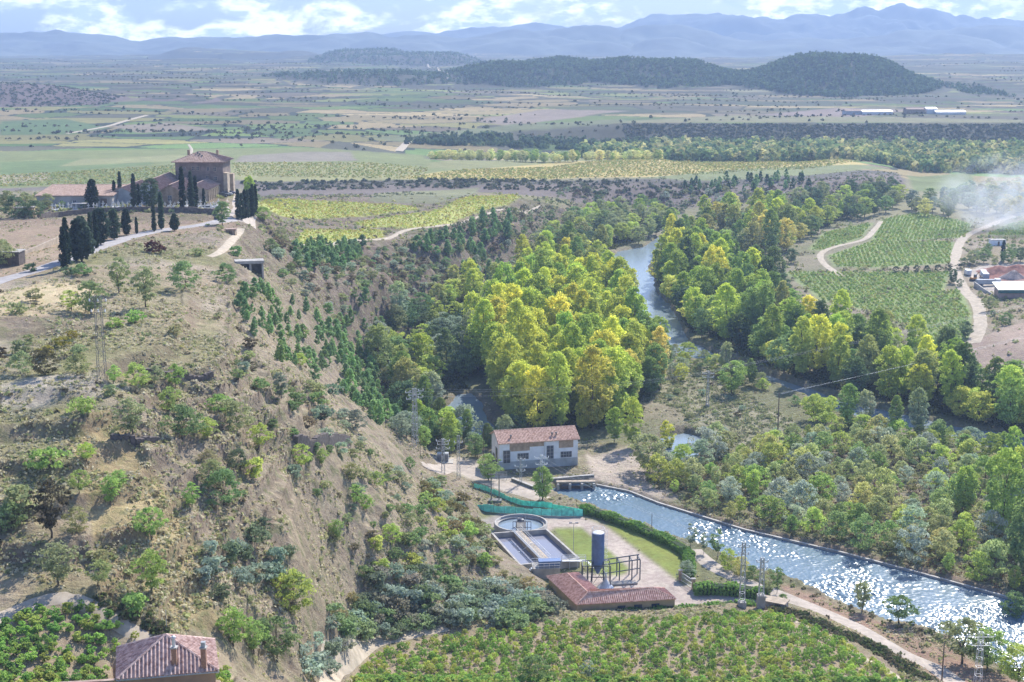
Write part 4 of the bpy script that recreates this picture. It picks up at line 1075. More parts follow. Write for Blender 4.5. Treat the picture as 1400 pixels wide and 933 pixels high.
# cypresses and dark trees of the graveyard and the road
CY = [(302,577-0,0)]
CYS = [(88,369,.85,'c'),(92,362,.95,'c'),(104,358,.9,'c'),(112,358,1.25,'f'),(125,344,.8,'c'),(132,340,.8,'c'),(138,335,1.05,'f'),(156,328,.85,'f'),(173,322,.75,'f'),(187,320,.45,'c'),(211,317,.7,'c'),(221,314,.95,'c'),(239,316,.6,'f'),
 (157,280,.72,'c'),(165,278,.88,'c'),(184,286,.95,'c'),(190,282,.7,'c'),(250,288,1.15,'c'),(262,288,1.05,'c'),(268,287,.9,'c'),(279,286,.6,'c'),(127,286,1.0,'f'),(321,262,.5,'c'),
 (326,301,.85,'c'),(331,301,.8,'c'),(335,300,.85,'c'),(339,299,.85,'c'),(343,297,.9,'c'),(346,296,.9,'c'),(350,294,.85,'c')]
it1, it2 = [], []
for (u, v, s, k) in CYS:
    p = G(u, v); r = plant('cypress' if k == 'c' else 'fat', 'cypress_tree', p[0], p[1], s, pick(prs, [CYP, (.03, .05, .028)]))
    (it1 if v > 310 or u > 322 else it2).append(r)
a_ = [r for r in it1 if r['u'] < 260]; b_2 = [r for r in it1 if r['u'] >= 260]
rank_label(a_, 'cypress', 'cypress', 'beside the plateau road', 'cypresses along the plateau road', 20)
rank_label(b_2, 'slim cypress', 'cypress', 'in the row right of the forecourt', 'cypress row beside the forecourt', 20)
rank_label(it2, 'cypress', 'cypress', 'inside the graveyard', 'cypresses in the graveyard', 20)
for (u, v, k, s, c, l) in [(207,287,'broad',.8,(.10,.14,.075),'big spreading cedar in the middle of the graveyard'),(304,308,'broad',.55,GRN,'broad green tree on the bend before the tower'),(345,285,'poplar',.55,LIM,'leafy green tree behind the cypress row'),
    (35,285,'broad',.45,OLV,'pale green tree at the left end of the graveyard'),(10,288,'broad',.5,OLV,'pale green tree left of the small hut'),(65,284,'broad',.4,OLV,'small olive tree before the long warehouse'),(85,285,'willow',.4,GRN,'small round bush before the long warehouse'),
    (20,298,'willow',1.2,DGR,'dark evergreen shrub left of the small hut'),(48,298,'willow',1.0,DGR,'dark evergreen shrub right of the small hut'),(3,365,'broad',.55,OLV,'tree beside the stone hut at the left edge'),(42,372,'bush',1.0,DGR,'small clipped shrub beside the plateau road'),
    (120,286,'bush',1.4,DGR,'dark shrub on the graveyard wall'),(353,275,'willow',.6,GRN,'leafy shrub on the vineyard corner'),(360,300,'willow',.8,LIM,'bright shrub under the cypress row')]:
    p = G(u, v); r = plant(k, 'tree' if k in ('broad', 'poplar') else 'bush', p[0], p[1], s, c); tag(r['o'], l, 'tree' if k in ('broad', 'poplar') else 'bush')

# distant tree rows
grove('broad', 'poplar_tree', None, 5.5, 61, [(.85,.78,.36), (.75,.72,.30), (.66,.68,.30), LIM], .6, .85, 'distant poplar', 'poplar', 'in the row behind the terrace fields', 'poplar row behind the terrace fields', world_poly=[(xs(590,1100),1095),(xs(730,1100),1098),(xs(900,1105),1100),(xs(905,1105),1122),(xs(740,1105),1120),(xs(600,1100),1115)], per=40)
# ------------------------------------------------------------------ growth nobody could count
def clumps(name, P, R, Hh, nq, ls, cols, seed, label=None, cat=None, zoff=0.0, kind='stuff'):
    """one mesh of many little leafy clumps; colour per clump"""
    rs = np.random.RandomState(seed); P = np.asarray(P); n = len(P)
    if n == 0: return
    z = bilin(HG, P[:, 0], P[:, 1]) + zoff
    sc = .6 + .8 * rs.rand(n)
    idx = np.repeat(np.arange(n), nq)
    d = rs.normal(size=(n * nq, 3)); d /= np.linalg.norm(d, axis=1)[:, None]; d[:, 2] = np.abs(d[:, 2])
    c = np.column_stack([P[idx], z[idx]]) + d * np.array([R, R, Hh]) * (sc[idx] * (.6 + .4 * rs.rand(n * nq)))[:, None]
    nr = d + rs.normal(size=d.shape) * .5; nr /= np.linalg.norm(nr, axis=1)[:, None]
    V_, F_ = leafquads(c, nr, ls * sc[idx] * (.7 + .6 * rs.rand(n * nq)), rs)
    me = np_mesh(name, V_, F_, VEGM)
    cc = np.array(cols)[rs.randint(0, len(cols), n)] * (.75 + .5 * rs.rand(n))[:, None]
    a = me.color_attributes.new('Col', 'FLOAT_COLOR', 'POINT')
    v4 = np.repeat(cc[idx], 4, 0); a.data.foreach_set('color', np.column_stack([v4, np.ones(len(v4))]).astype(np.float32).ravel())
    o = add_obj(name, me); tag(o, label, cat, None, kind); return o
VEGM = bpy.data.materials.new('scrub_leaves'); VEGM.use_nodes = True
t = VEGM.node_tree; t.nodes.clear()
o_ = t.nodes.new('ShaderNodeOutputMaterial'); a1 = t.nodes.new('ShaderNodeVertexColor'); a1.layer_name = 'Col'
d1 = t.nodes.new('ShaderNodeBsdfDiffuse'); d2 = t.nodes.new('ShaderNodeBsdfTranslucent'); m1 = t.nodes.new('ShaderNodeMixShader'); m1.inputs[0].default_value = .35
t.links.new(a1.outputs[0], d1.inputs[0]); t.links.new(a1.outputs[0], d2.inputs[0]); t.links.new(d1.outputs[0], m1.inputs[1]); t.links.new(d2.outputs[0], m1.inputs[2]); t.links.new(m1.outputs[0], o_.inputs[0])

def rand_in(poly, n, seed, excl=()):
    rs = np.random.RandomState(seed); px = [p[0] for p in poly]; py = [p[1] for p in poly]
    x = rs.uniform(min(px), max(px), n * 2); y = rs.uniform(min(py), max(py), n * 2)
    ok = inpoly(x, y, poly)
    for e in excl: ok &= ~inpoly(x, y, e)
    return np.column_stack([x[ok], y[ok]])
def gridval(A, P): return bilin(A, P[:, 0], P[:, 1])
# dry grass and scrub over the hillsides, thicker on the banks
rs = np.random.RandomState(3)
def hill_pts(n, seed, ymin, ymax, smin=-.42, smax=.42):
    r = np.random.RandomState(seed); s = r.uniform(smin, smax, n); y = np.exp(r.uniform(math.log(ymin), math.log(ymax), n))
    P = np.column_stack([s * y, y]); 
    k = gridval(VEG, P) > r.rand(n) * .8
    k &= gridval(HG, P) > 1.9
    P = P[k]
    dn = fbm(P[:, 0], P[:, 1], 9, 3, 13)
    return P[dn > .43 + .12 * r.rand(len(P))]
DRY = [(.60,.54,.36), (.54,.48,.30), (.62,.57,.40)]; SCR = [(.40,.42,.18), (.34,.38,.17), (.46,.44,.21), (.32,.28,.18)]
clumps('dry_grass', hill_pts(150000, 1, 125, 420), .30, .2, 5, .24, DRY + [(.40,.42,.18), (.48,.44,.24)], 2)
clumps('scrub', hill_pts(10500, 5, 125, 560), .5, .45, 10, .34, SCR + [(.2,.17,.1)], 4)
clumps('far_scrub', hill_pts(26000, 8, 420, 980), .9, .8, 9, .65, SCR, 6)
clumps('riverbank_scrub', np.concatenate([rand_in(SHR, 2600, 9, WX + [ISL]), rand_in(GP([(900,690),(1018,718),(1150,747),(1257,775),(1375,806),(1375,814),(1257,782),(1150,753)]), 250, 10, WX)]), .8, .9, 12, .34, SCR + [(.2,.18,.08), (.22,.14,.09)], 7)
under = []
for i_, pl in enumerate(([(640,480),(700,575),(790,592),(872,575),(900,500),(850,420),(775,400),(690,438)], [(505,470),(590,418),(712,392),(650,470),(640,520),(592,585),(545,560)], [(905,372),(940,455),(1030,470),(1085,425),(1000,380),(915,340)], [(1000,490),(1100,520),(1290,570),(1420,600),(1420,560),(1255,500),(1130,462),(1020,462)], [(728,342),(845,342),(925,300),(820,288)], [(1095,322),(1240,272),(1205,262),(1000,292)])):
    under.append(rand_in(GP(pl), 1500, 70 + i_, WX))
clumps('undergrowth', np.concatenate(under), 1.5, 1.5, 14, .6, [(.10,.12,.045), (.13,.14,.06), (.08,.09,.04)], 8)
clumps('island_scrub', rand_in(ISL, 900, 99, WX), .8, .5, 10, .4, [(.34,.36,.17), (.28,.31,.15), (.40,.38,.22)], 98)
e5 = rand_in(GP([(330,252),(330,248),(600,247),(900,243),(1100,240),(1230,236),(1235,244),(1100,248),(900,252),(700,254),(500,256)]), 1900, 133)
e6 = rand_in(GP([(360,274),(362,268),(500,266),(560,262),(600,266),(470,272)]), 250, 134)
clumps('terrace_edge_scrub', np.concatenate([e5, e6]), .85, .55, 8, .55, [(.24,.27,.15), (.18,.2,.12), (.32,.30,.18)], 97)
e7 = rand_in(GP([(760,256),(900,252),(1100,248),(1228,244),(1236,262),(1190,280),(900,290),(800,285),(720,275),(760,268)]), 1500, 135)
e8 = rand_in(GP([(640,300),(720,280),(800,290),(740,340),(690,385),(600,400),(540,390),(480,350),(560,330)]), 1300, 136)
clumps('bank_scrub', np.concatenate([e7, e8]), 1.2, 1.1, 12, .7, [(.2,.22,.12), (.14,.15,.10), (.28,.26,.16), (.2,.26,.12)], 96)
# edge vegetation along lane and tracks
def along(px, off, n, seed, spread=.8):
    r = np.random.RandomState(seed); c = smooth_path(GP(px), 1.0); tn = np.gradient(c, axis=0); tn /= np.linalg.norm(tn, axis=1)[:, None]
    nn = np.stack([-tn[:, 1], tn[:, 0]], 1); k = r.randint(0, len(c), n)
    return c[k] + nn[k] * (off + r.normal(size=n) * spread)[:, None]
clumps('verge_growth', np.concatenate([along([(1060,832),(1130,858),(1200,888),(1270,930)], 0, 900, 1, .9), along([(120,832),(160,855),(215,885)], 2.2, 220, 2, .5), along([(1060,795),(1157,832),(1293,880)], 0, 60, 3, 1.4)]), .5, .45, 10, .3, [(.14,.18,.06), (.2,.17,.1), (.11,.13,.06)], 11)

# vineyards
VINE_COL = [(.30,.46,.09), (.38,.52,.10), (.23,.37,.08), (.46,.50,.11)]
def rows_in(poly, ang, dr, dv, jit, seed, miss=.05):
    r = np.random.RandomState(seed); c, s = math.cos(ang), math.sin(ang); P = np.array(poly)
    a = P @ np.array([c, s]); b = P @ np.array([-s, c]); 
    A, B = np.meshgrid(np.arange(a.min(), a.max(), dv), np.arange(b.min(), b.max(), dr))
    A = A + r.normal(size=A.shape) * jit; B = B + r.normal(size=B.shape) * jit
    X = A * c - B * s; Y = A * s + B * c; ok = inpoly(X, Y, poly) & (r.rand(*X.shape) > miss)
    return np.column_stack([X[ok], Y[ok]])
def shrink(poly, d): return inflate(poly, -d)
v1 = rows_in(shrink(VN1, .8), .5, 1.5, 1.3, .22, 1, .07); v1 = v1[~inpoly(v1[:, 0], v1[:, 1], inflate(HOUSE, .8))]; v2 = rows_in(shrink(VN2, .8), .35, 1.45, 1.25, .3, 2, .03)
# the vines that show largest are things of their own
VP = []
for s_ in range(3):
    cmv, clv = crown_mesh('leaves', 900 + s_, .95, .2, .62, egg(.5, .4), 16, .27, 20, .155, inner=.2)
    tm = MB().bar((0, 0, -.2), (.04, .02, .3), .06, 5).bar((.04, .02, .3), (.25, .1, .6), .035, 4).bar((.04, .02, .3), (-.2, -.12, .62), .035, 4)
    me = bpy.data.meshes.new('stem'); me.from_pydata(tm.v, [], tm.f); me.materials.append(BARK)
    VP.append((cmv, me))
def vines(P, zone, grp, seed, nmax):
    uv = np.array([proj(x, y, hz(x, y)) for x, y in P]); 
    vis = (uv[:, 0] > 0) & (uv[:, 0] < 1400) & (uv[:, 1] < 940)
    vis &= ~((uv[:, 0] > 140) & (uv[:, 0] < 305) & (uv[:, 1] > 872))
    order = np.argsort(-uv[:, 1] + 1e6 * ~vis); ind = [i for i in order[:nmax] if vis[i]]
    rs = random.Random(seed); items = []
    for i in ind:
        x, y = P[i]; cmv, sm_ = VP[rs.randrange(3)]
        o = empty('grapevine', (x, y, hz(x, y)), rs.uniform(0, 6.28)); o.scale = (rs.uniform(.85, 1.3),) * 3
        c = bpy.data.objects.new('leaves', cmv); C.objects.link(c); c.parent = o; col = pick(rs, VINE_COL); c.color = (*col, 1)
        s = bpy.data.objects.new('stem', sm_); C.objects.link(s); s.parent = o
        items.append(dict(o=o, u=uv[i, 0], v=uv[i, 1], col=col))
    rank_label(items, 'grapevine', 'vine', zone, grp, 18)
    rest = np.ones(len(P), bool); rest[ind] = False
    return P[rest]
r1_ = vines(v1, 'beside the tiled house', 'grapevines beside the tiled house', 1, 110)
r2_ = vines(v2, 'in the lower vineyard', 'grapevines of the lower vineyard', 2, 190)
clumps('grapevines', np.concatenate([r1_, r2_]), .62, .75, 90, .18, VINE_COL, 12, zoff=.25)
yv = [VY[0], VY[1], VY[2]]
clumps('yellowing_grapevines', np.concatenate([rows_in(p, .9, 2.4, 1.5, .25, 5 + i) for i, p in enumerate(yv)]), .55, .4, 9, .36, [(.50,.52,.12), (.42,.50,.12), (.56,.50,.13), (.46,.36,.12)], 13, zoff=.1)
clumps('riverside_grapevines', np.concatenate([rows_in(shrink(p, 1.5), 1.25 + i * .13, 1.95, 1.15, .32, 15 + i, .06) for i, p in enumerate(VR)]), .55, .65, 10, .38, [(.30,.42,.11), (.36,.46,.13), (.24,.35,.10), (.42,.42,.13)], 14, zoff=.1)
ft = []
for i_, (px, dr) in enumerate((([(0,256),(0,240),(240,226),(240,248)], 3.5), ([(318,240),(318,223),(500,222),(585,230),(580,245)], 4.5), ([(560,244),(640,232),(800,222),(1000,218),(1180,222),(1100,232),(900,241),(700,246)], 3.2))):
    ft.append(rows_in(GP(px), 1.35 - i_ * .4, dr, 2.4, .6, 30 + i_, .1))
clumps('terrace_grapevines', np.concatenate(ft), .9, .6, 5, .7, [(.36,.38,.13), (.44,.38,.14), (.30,.36,.12)], 15)

# far hedges, orchards and lone trees of the plain: thousands of dots
rs = np.random.RandomState(17); n = 850
yy = np.exp(rs.uniform(math.log(1150), math.log(5200), n * 4)); ss = rs.uniform(-.42, .42, n * 4)
P = np.column_stack([ss * yy, yy]); k = (vnoise(P[:, 0], P[:, 1], 90, 4) ** 4 > rs.rand(len(P)) * .9) | (rs.rand(len(P)) < .02)
k &= ~((P[:, 1] < 1330) & (ss > .08))
P = P[k][:n]
WDS = rand_in([(xs(905,1150),1130),(xs(1100,1200),1120),(xs(1240,1100),1080),(xs(1420,1100),1050),(xs(1420,1300),1300),(xs(1200,1300),1320),(xs(900,1300),1320),(xs(780,1250),1250),(xs(800,1200),1200)], 1500, 77)
clumps('distant_riverside_wood', WDS, 4.6, 8.5, 40, 2.2, [(.22,.31,.12), (.28,.34,.14), (.46,.48,.18), (.16,.23,.11), (.54,.50,.22)], 78)
clumps('escarpment_foot_wood', rand_in([(xs(560,1300),1260),(xs(800,1300),1300),(xs(1100,1380),1345),(xs(1100,1390),1375),(xs(700,1390),1380),(xs(560,1300),1300)], 330, 79), 3.6, 5.5, 30, 2.0, [(.13,.18,.09), (.10,.14,.08)], 80)
clumps('distant_trees', P, 1.8, 2.3, 12, 1.5, [(.07,.09,.045), (.09,.10,.05), (.12,.13,.06)], 18)
# hedgerow lines
ln = []
for _ in range(260):
    y0 = math.exp(rs.uniform(math.log(1200), math.log(4800))); x0 = rs.uniform(-.42, .42) * y0; a = rs.normal() * .25; l = rs.uniform(40, 260)
    if y0 < 1400 and x0 > 100: continue
    m_ = int(l / 6); t_ = np.linspace(0, l, m_) + rs.normal(size=m_) * 2.5
    ln.append(np.column_stack([x0 + t_ * math.cos(a), y0 + t_ * math.sin(a) + rs.normal(size=m_) * 2 + 8 * np.sin(t_ / 40)])[rs.rand(m_) > .3])
clumps('hedgerows', np.concatenate(ln), 1.7, 1.8, 9, 1.4, [(.07,.085,.045), (.10,.11,.055), (.13,.12,.07)], 19)
# pine woods of the round hills
wp = []
for (u_, y_, rx_, ry_, nn_) in ((1128, 2300, 175, 245, 5200), (905, 2450, 150, 215, 2600), (740, 2550, 170, 225, 2600), (830, 2700, 300, 170, 1500), (545, 4050, 250, 260, 1500), (560, 2480, 250, 120, 900)):
    th = rs.rand(nn_) * 6.283; r_ = np.sqrt(rs.rand(nn_)) * (1 + .08 * np.sin(3 * th))
    wp.append(np.column_stack([xs(u_, y_) + rx_ * r_ * np.cos(th), y_ + ry_ * r_ * np.sin(th)]))
wp.append(np.column_stack([rs.uniform(xs(1290,2250), xs(1345,2250), 160), rs.uniform(2120, 2300, 160)]))
clumps('pine_wood', np.concatenate(wp), 2.7, 6.2, 14, 2.0, [(.09,.14,.065), (.11,.17,.075), (.13,.19,.08), (.07,.11,.055)], 20)
P = hill_pts(20, 1, 900, 950)
# scrub of the dark escarpment and the left hill
e1 = rand_in([(xs(850,1400),1380),(xs(1420,1400),1380),(xs(1420,1450),1445),(xs(850,1450),1445)], 1500, 31)
e2 = rand_in([(xs(-50,1700),1640),(xs(180,1800),1700),(xs(180,1850),1850),(xs(-50,1800),1880)], 700, 32)
e3 = rand_in(GP([(340,262),(330,247),(600,246),(800,247),(1000,250),(1000,262),(760,262),(560,258)]), 700, 33)
clumps('escarpment_scrub', np.concatenate([e1, e2, e3]), 1.5, 1.2, 9, 1.2, [(.12,.14,.085), (.14,.14,.09), (.08,.10,.065)], 21)
# ------------------------------------------------------------------ buildings and works
WHITE = mat('whitewash', (.80, .82, .85), .9, .08, .5, col2=(.88, .90, .93))
GREYW = mat('grey_render', (.42, .44, .45), .9, .15, .6)
TAN = mat('bare_brick_render', (.42, .31, .22), .9, .2, 1.2)
STONE = mat('sandstone', (.33, .25, .18), .95, .25, .9, .3)
STONE2 = mat('pale_stone', (.44, .36, .27), .95, .2, .9, .3)
TERRA = mat('terracotta_tiles', (.58, .33, .23), .85, .25, 2.2, col2=(.78, .55, .42))
TERRB = mat('brown_red_tiles', (.64, .34, .25), .85, .2, 2.0, col2=(.80, .54, .43))
TERRC = mat('faded_tiles', (.33, .22, .17), .85, .2, 1.2, col2=(.44, .32, .26))
CREAM = mat('ochre_wall', (.48, .38, .24), .9, .1, .8)
CONC = mat('concrete', (.40, .375, .34), .9, .18, .7, .2)
CONCD = mat('stained_concrete', (.20, .19, .175), .9, .25, .8, .2)
TSTONE = mat('brown_tower_stone', (.20, .155, .135), .95, .2, .7, .3)
PLASTER = mat('dirty_plaster', (.42, .40, .38), .9, .15, .5)
STEEL = mat('galvanised_steel', (.42, .44, .46), .5, .1, 3, metal=.4)
DSTEEL = mat('dark_blue_steel', (.05, .065, .10), .5, .1, 3)
BLUE = mat('blue_paint', (.08, .15, .32), .45, .12, 1.5, spec=.5)
GLASS = mat('dark_glass', (.06, .075, .10), .2, .2, 1, spec=.6)
FRAME = mat('window_frame', (.5, .5, .5), .7, .1, 2)
RUST = mat('weathered_wood', (.16, .12, .09), .9, .2, 4)
NETM = mat('green_netting', (.20, .78, .62), .8, .25, 1.1)
PALE = mat('pale_metal', (.62, .64, .66), .5, .08, 2, metal=.2)
POOLW = water_mat('tank_water', (.22, .27, .31), .8, .03, .05, .4)
MUDW = water_mat('basin_water', (.25, .25, .29), .8, .03, .08, .4)

def tiles(m, poly, spacing, r, n=5):
    """half round tile rolls running down a roof face"""
    P = [Vector(p) for p in poly]; nrm = (P[1] - P[0]).cross(P[2] - P[0]).normalized()
    if nrm.z < 0: nrm = -nrm
    dn = (Vector((0, 0, -1)) - nrm * nrm.dot(Vector((0, 0, -1))))
    if dn.length < 1e-4: return
    dn.normalize(); ac = nrm.cross(dn).normalized(); O = P[0]
    a = [(p - O).dot(ac) for p in P]; b = [(p - O).dot(dn) for p in P]
    q = min(a) + spacing * .5
    while q < max(a):
        hit = []
        for i in range(len(P)):
            j = (i + 1) % len(P)
            if (a[i] - q) * (a[j] - q) < 0:
                t_ = (q - a[i]) / (a[j] - a[i]); hit.append(b[i] + t_ * (b[j] - b[i]))
        if len(hit) >= 2:
            m.bar(O + ac * q + dn * min(hit) + nrm * r * .25, O + ac * q + dn * (max(hit) + .06) + nrm * r * .25, r, n)
        q += spacing
def ridge_tiles(m, a, b, r=.16): m.bar(a, b, r, 6)

class Fr:
    """local frame of a building"""
    def __init__(s, name, x, y, z, ang): s.e = empty(name, (x, y, z), ang)

def wall_window(parent, x, z, w, h, y=-0.0, bars=(2, 3), glass=GLASS, frame=FRAME):
    """window in a wall facing -y at local y; frame proud of the wall, glass behind it"""
    f = MB(); t_ = .07
    f.box(x - w/2 - t_, x - w/2, y - .06, y + .02, z - t_, z + h + t_).box(x + w/2, x + w/2 + t_, y - .06, y + .02, z - t_, z + h + t_)
    f.box(x - w/2, x + w/2, y - .06, y + .02, z - t_, z).box(x - w/2, x + w/2, y - .06, y + .02, z + h, z + h + t_)
    for i in range(1, bars[0]): f.box(x - w/2 + w * i / bars[0] - .03, x - w/2 + w * i / bars[0] + .03, y - .045, y + .01, z, z + h)
    for i in range(1, bars[1]): f.box(x - w/2, x + w/2, y - .04, y + .005, z + h * i / bars[1] - .025, z + h * i / bars[1] + .025)
    fo = f.build('window', frame, parent)
    MB().box(x - w/2, x + w/2, y - .02, y + .03, z, z + h).build('pane', glass, fo)
    return fo

def hip_roof(parent, x0, x1, y0, y1, z, rise, ov, m_, tile_sp, r, axis='x', hip=True, th=.14):
    x0 -= ov; x1 += ov; y0 -= ov; y1 += ov
    if axis == 'x':
        k = (y1 - y0) / 2 if hip else 0; yc = (y0 + y1) / 2
        A = (x0 + k, yc, z + rise); B = (x1 - k, yc, z + rise)
        if hip and x1 - k <= x0 + k: A = B = ((x0 + x1) / 2, yc, z + rise)
        f = [[(x0,y0,z),(x1,y0,z),B,A],[(x1,y1,z),(x0,y1,z),A,B],[(x1,y0,z),(x1,y1,z),B],[(x0,y1,z),(x0,y0,z),A]]
    else:
        k = (x1 - x0) / 2 if hip else 0; xc = (x0 + x1) / 2
        A = (xc, y0 + k, z + rise); B = (xc, y1 - k, z + rise)
        f = [[(x1,y0,z),(x1,y1,z),B,A],[(x0,y1,z),(x0,y0,z),A,B],[(x0,y0,z),(x1,y0,z),A],[(x1,y1,z),(x0,y1,z),B]]
    m = MB()
    use = f if hip else f[:2]
    for q in use:
        if len(set(q)) < 3: continue
        q = [p for i, p in enumerate(q) if p != q[i - 1]]
        m.slab(q, th); tiles(m, q, tile_sp, r)
    ridge_tiles(m, A, B, r * 1.4) if A != B else None
    if hip:
        for c in ((x0,y0,z),(x1,y0,z),(x1,y1,z),(x0,y1,z)):
            e_ = A if (c[0] == x0 if axis == 'x' else c[1] == y0) else B
            ridge_tiles(m, c, e_, r * 1.3)
    return m.build('roof', m_, parent), f, A, B

# ---- white power station
a0 = at(683, 643, 3); ang = math.radians(13)
ps = empty('power_station', a0, ang); tag(ps, 'white two storey power station with terracotta roof beside the canal head', 'building')
LW, DW, HW = 18.8, 8.6, 6.4
w = MB().box(0, LW, 0, DW, 1.9, HW)
w.add([(0,0,HW),(0,DW,HW),(0,DW/2,HW+1.75)], [(0,1,2)]).add([(LW,0,HW),(LW,DW,HW),(LW,DW/2,HW+1.75)], [(0,2,1)])
w.build('wall', WHITE, ps)
MB().box(-.04, LW + .04, -.04, DW + .04, -1.5, 1.9).build('plinth', GREYW, ps)
ro, _, A_, B_r = hip_roof(ps, 0, LW, 0, DW, HW, 1.95, .45, TERRA, .34, .1, 'x', False)
MB().box(2.4, 10.9, -.035, 0, 5.15, HW - .1).build('bare_brick_patch', TAN, ps)
MB().box(2.4, 7.2, -.034, 0, 4.3, 5.15).build('bare_brick_patch', TAN, ps)
MB().box(14.2, 17.7, -.035, 0, 4.4, HW - .1).build('bare_brick_patch', TAN, ps)
wall_window(ps, 1.7, 1.6, 1.6, 3.0, -.045); wall_window(ps, 5.6, 2.3, 2.6, 1.4, -.01, (4, 2)); wall_window(ps, 12.1, 2.0, 1.6, 3.1, -.01, (2, 4)); wall_window(ps, 16.0, 2.1, 2.6, 1.35, -.01, (4, 2))
dm = MB().box(-.09, 0, 2.2, 4.0, .1, 4.6); dm.build('window', GLASS, ps)
MB().box(-.09, 0, 5.2, 6.6, 0, 2.4).build('door', RUST, ps)
MB().box(10.6, 10.9, -.08, -.02, .1, 6.2).build('downpipe', PALE, ps)
for x in (3.0, 12.9, 13.9):
    c = MB().lathe([(.16, 0), (.16, .8)], x, 1.4, 8).lathe([(.34, .8), (.3, .9), (0.02, 1.05)], x, 1.4, 8).build('roof_vent', CONCD, ps); c.location.z = HW + .55
MB().bar((LW, .3, 5.4), (LW + .5, .3, 5.4), .05).build('cable_bracket', STEEL, ps)
# walls and sluice at the head of the canal
def wallrun(name, px, h0, z0, z1, th, m_, label, cat, world=None, cope=None):
    c = [Vector((*p, 0)) for p in (world or AP(px, h0))]; e = empty(name, (c[0].x, c[0].y, z0)); tag(e, label, cat)
    m = MB(); k = MB()
    for i in range(len(c) - 1):
        d = (c[i + 1] - c[i]).normalized(); nrm = Vector((-d.y, d.x, 0)) * th / 2
        o_ = Vector((c[0].x, c[0].y, 0))
        q = [c[i] - nrm - o_, c[i + 1] - nrm - o_, c[i + 1] + nrm - o_, c[i] + nrm - o_]
        m.prism(q, 0, z1 - z0)
        if cope:
            n2v = nrm * 1.3; q = [c[i] - n2v - o_ - d * .02, c[i + 1] - n2v - o_ + d * .02, c[i + 1] + n2v - o_, c[i] + n2v - o_]
            k.prism(q, z1 - z0 + .003, z1 - z0 + .12)
    m.build('wall', m_, e)
    if cope: k.build('coping', cope, e)
    return e
wallrun('retaining_wall', [(700,657),(728,668),(752,672)], 3, .2, 3.5, .5, CONCD, 'dark retaining wall between the white station and the canal', 'wall', cope=CONC)
wallrun('head_wall', [(748,657),(812,651)], 3, .2, 3.3, .6, CONCD, 'dark stained concrete wall closing the head of the canal', 'wall', cope=CONC)
sg_ = empty('sluice_footbridge', at(786, 660, 3)); tag(sg_, 'pale concrete footbridge with sluice piers over the canal head', 'bridge')
sg_.rotation_euler.z = .05
MB().box(-4.2, 4.6, -.7, .6, .1, .4).build('deck', STONE2, sg_)
for x in (-3.9, -1.2, 1.5, 4.2): MB().box(x - .25, x + .25, -1.5, .5, -2.8, .1).build('pier', CONC, sg_)
for x in (-2.5, .15, 2.85): MB().box(x - 1.0, x + 1.0, -.4, -.3, -2.8, -.6).build('sluice_gate', RUST, sg_)
m = MB()
for x in np.arange(-4, 4.7, 1.2): m.bar((x, .5, .4), (x, .5, 1.4), .03)
m.bar((-4, .5, 1.4), (4.4, .5, 1.4), .03).bar((-4, .5, .9), (4.4, .5, .9), .025).build('railing', STEEL, sg_)
wallrun('canal_kerb', [(815,662),(860,671),(900,687),(1018,723.5),(1150,754.5),(1257,782.5),(1375,815),(1480,842)], CAN_Z + .4, .2, CAN_Z + .42, .55, CONC, 'long pale concrete kerb along the far side of the canal', 'kerb')
# small gate fence by the station
def railfence(name, px, zp, h, step, label, m_=STEEL, rails=(1., .5), r=.04, net=None, world=None):
    c = smooth_path(world or AP(px, zp), step); e = empty(name, (c[0][0], c[0][1], zp)); tag(e, label, 'fence')
    for p in c[::1]:
        q = (p[0] - c[0][0], p[1] - c[0][1]); MB().bar((q[0], q[1], -.3), (q[0], q[1], h), r).build('post', m_, e)
    m = MB()
    for k in rails:
        m.path([(p[0] - c[0][0], p[1] - c[0][1], h * k) for p in c], r * .6, 4)
    m.build('rail', m_, e)
    if net:
        m = MB()
        for i in range(len(c) - 1):
            a = c[i] - c[0]; b = c[i + 1] - c[0]; d = (b - a) / (np.linalg.norm(b - a) + 1e-9) ; n_ = np.array([-d[1], d[0]]) * .012
            sag = .12 * math.sin(i * 2.3) + .1 * math.sin(i * .9)
            m.prism([tuple(a - n_), tuple(b - n_), tuple(b + n_), tuple(a + n_)], .03, h * .86 + sag)
        m.build('netting', net, e)
    return e
railfence('netting_fence', [(650,699),(675,701),(705,703),(740,705),(768,706),(797,706)], 3, 1.75, 1.6, 'bright green netting fence behind the round tank', DSTEEL, (1.,), .035, NETM)
railfence('netting_fence', [(648,668),(668,674),(690,683),(712,691),(740,694),(770,699),(796,704)], 3, 1.4, 1.9, 'upper green netting fence beside the dirt road', DSTEEL, (1.,), .03, NETM)
railfence('gate_fence', [(667,657),(693,657)], 3, 2.0, .9, 'grey steel gate at the left corner of the white station', STEEL, (1., .1, .5), .05)
railfence('wire_fence', [(800,704),(850,712),(905,736),(950,757)], 2.6, 1.4, 3.2, 'thin wire fence between the long hedge and the canal', STEEL, (1., .5), .03)

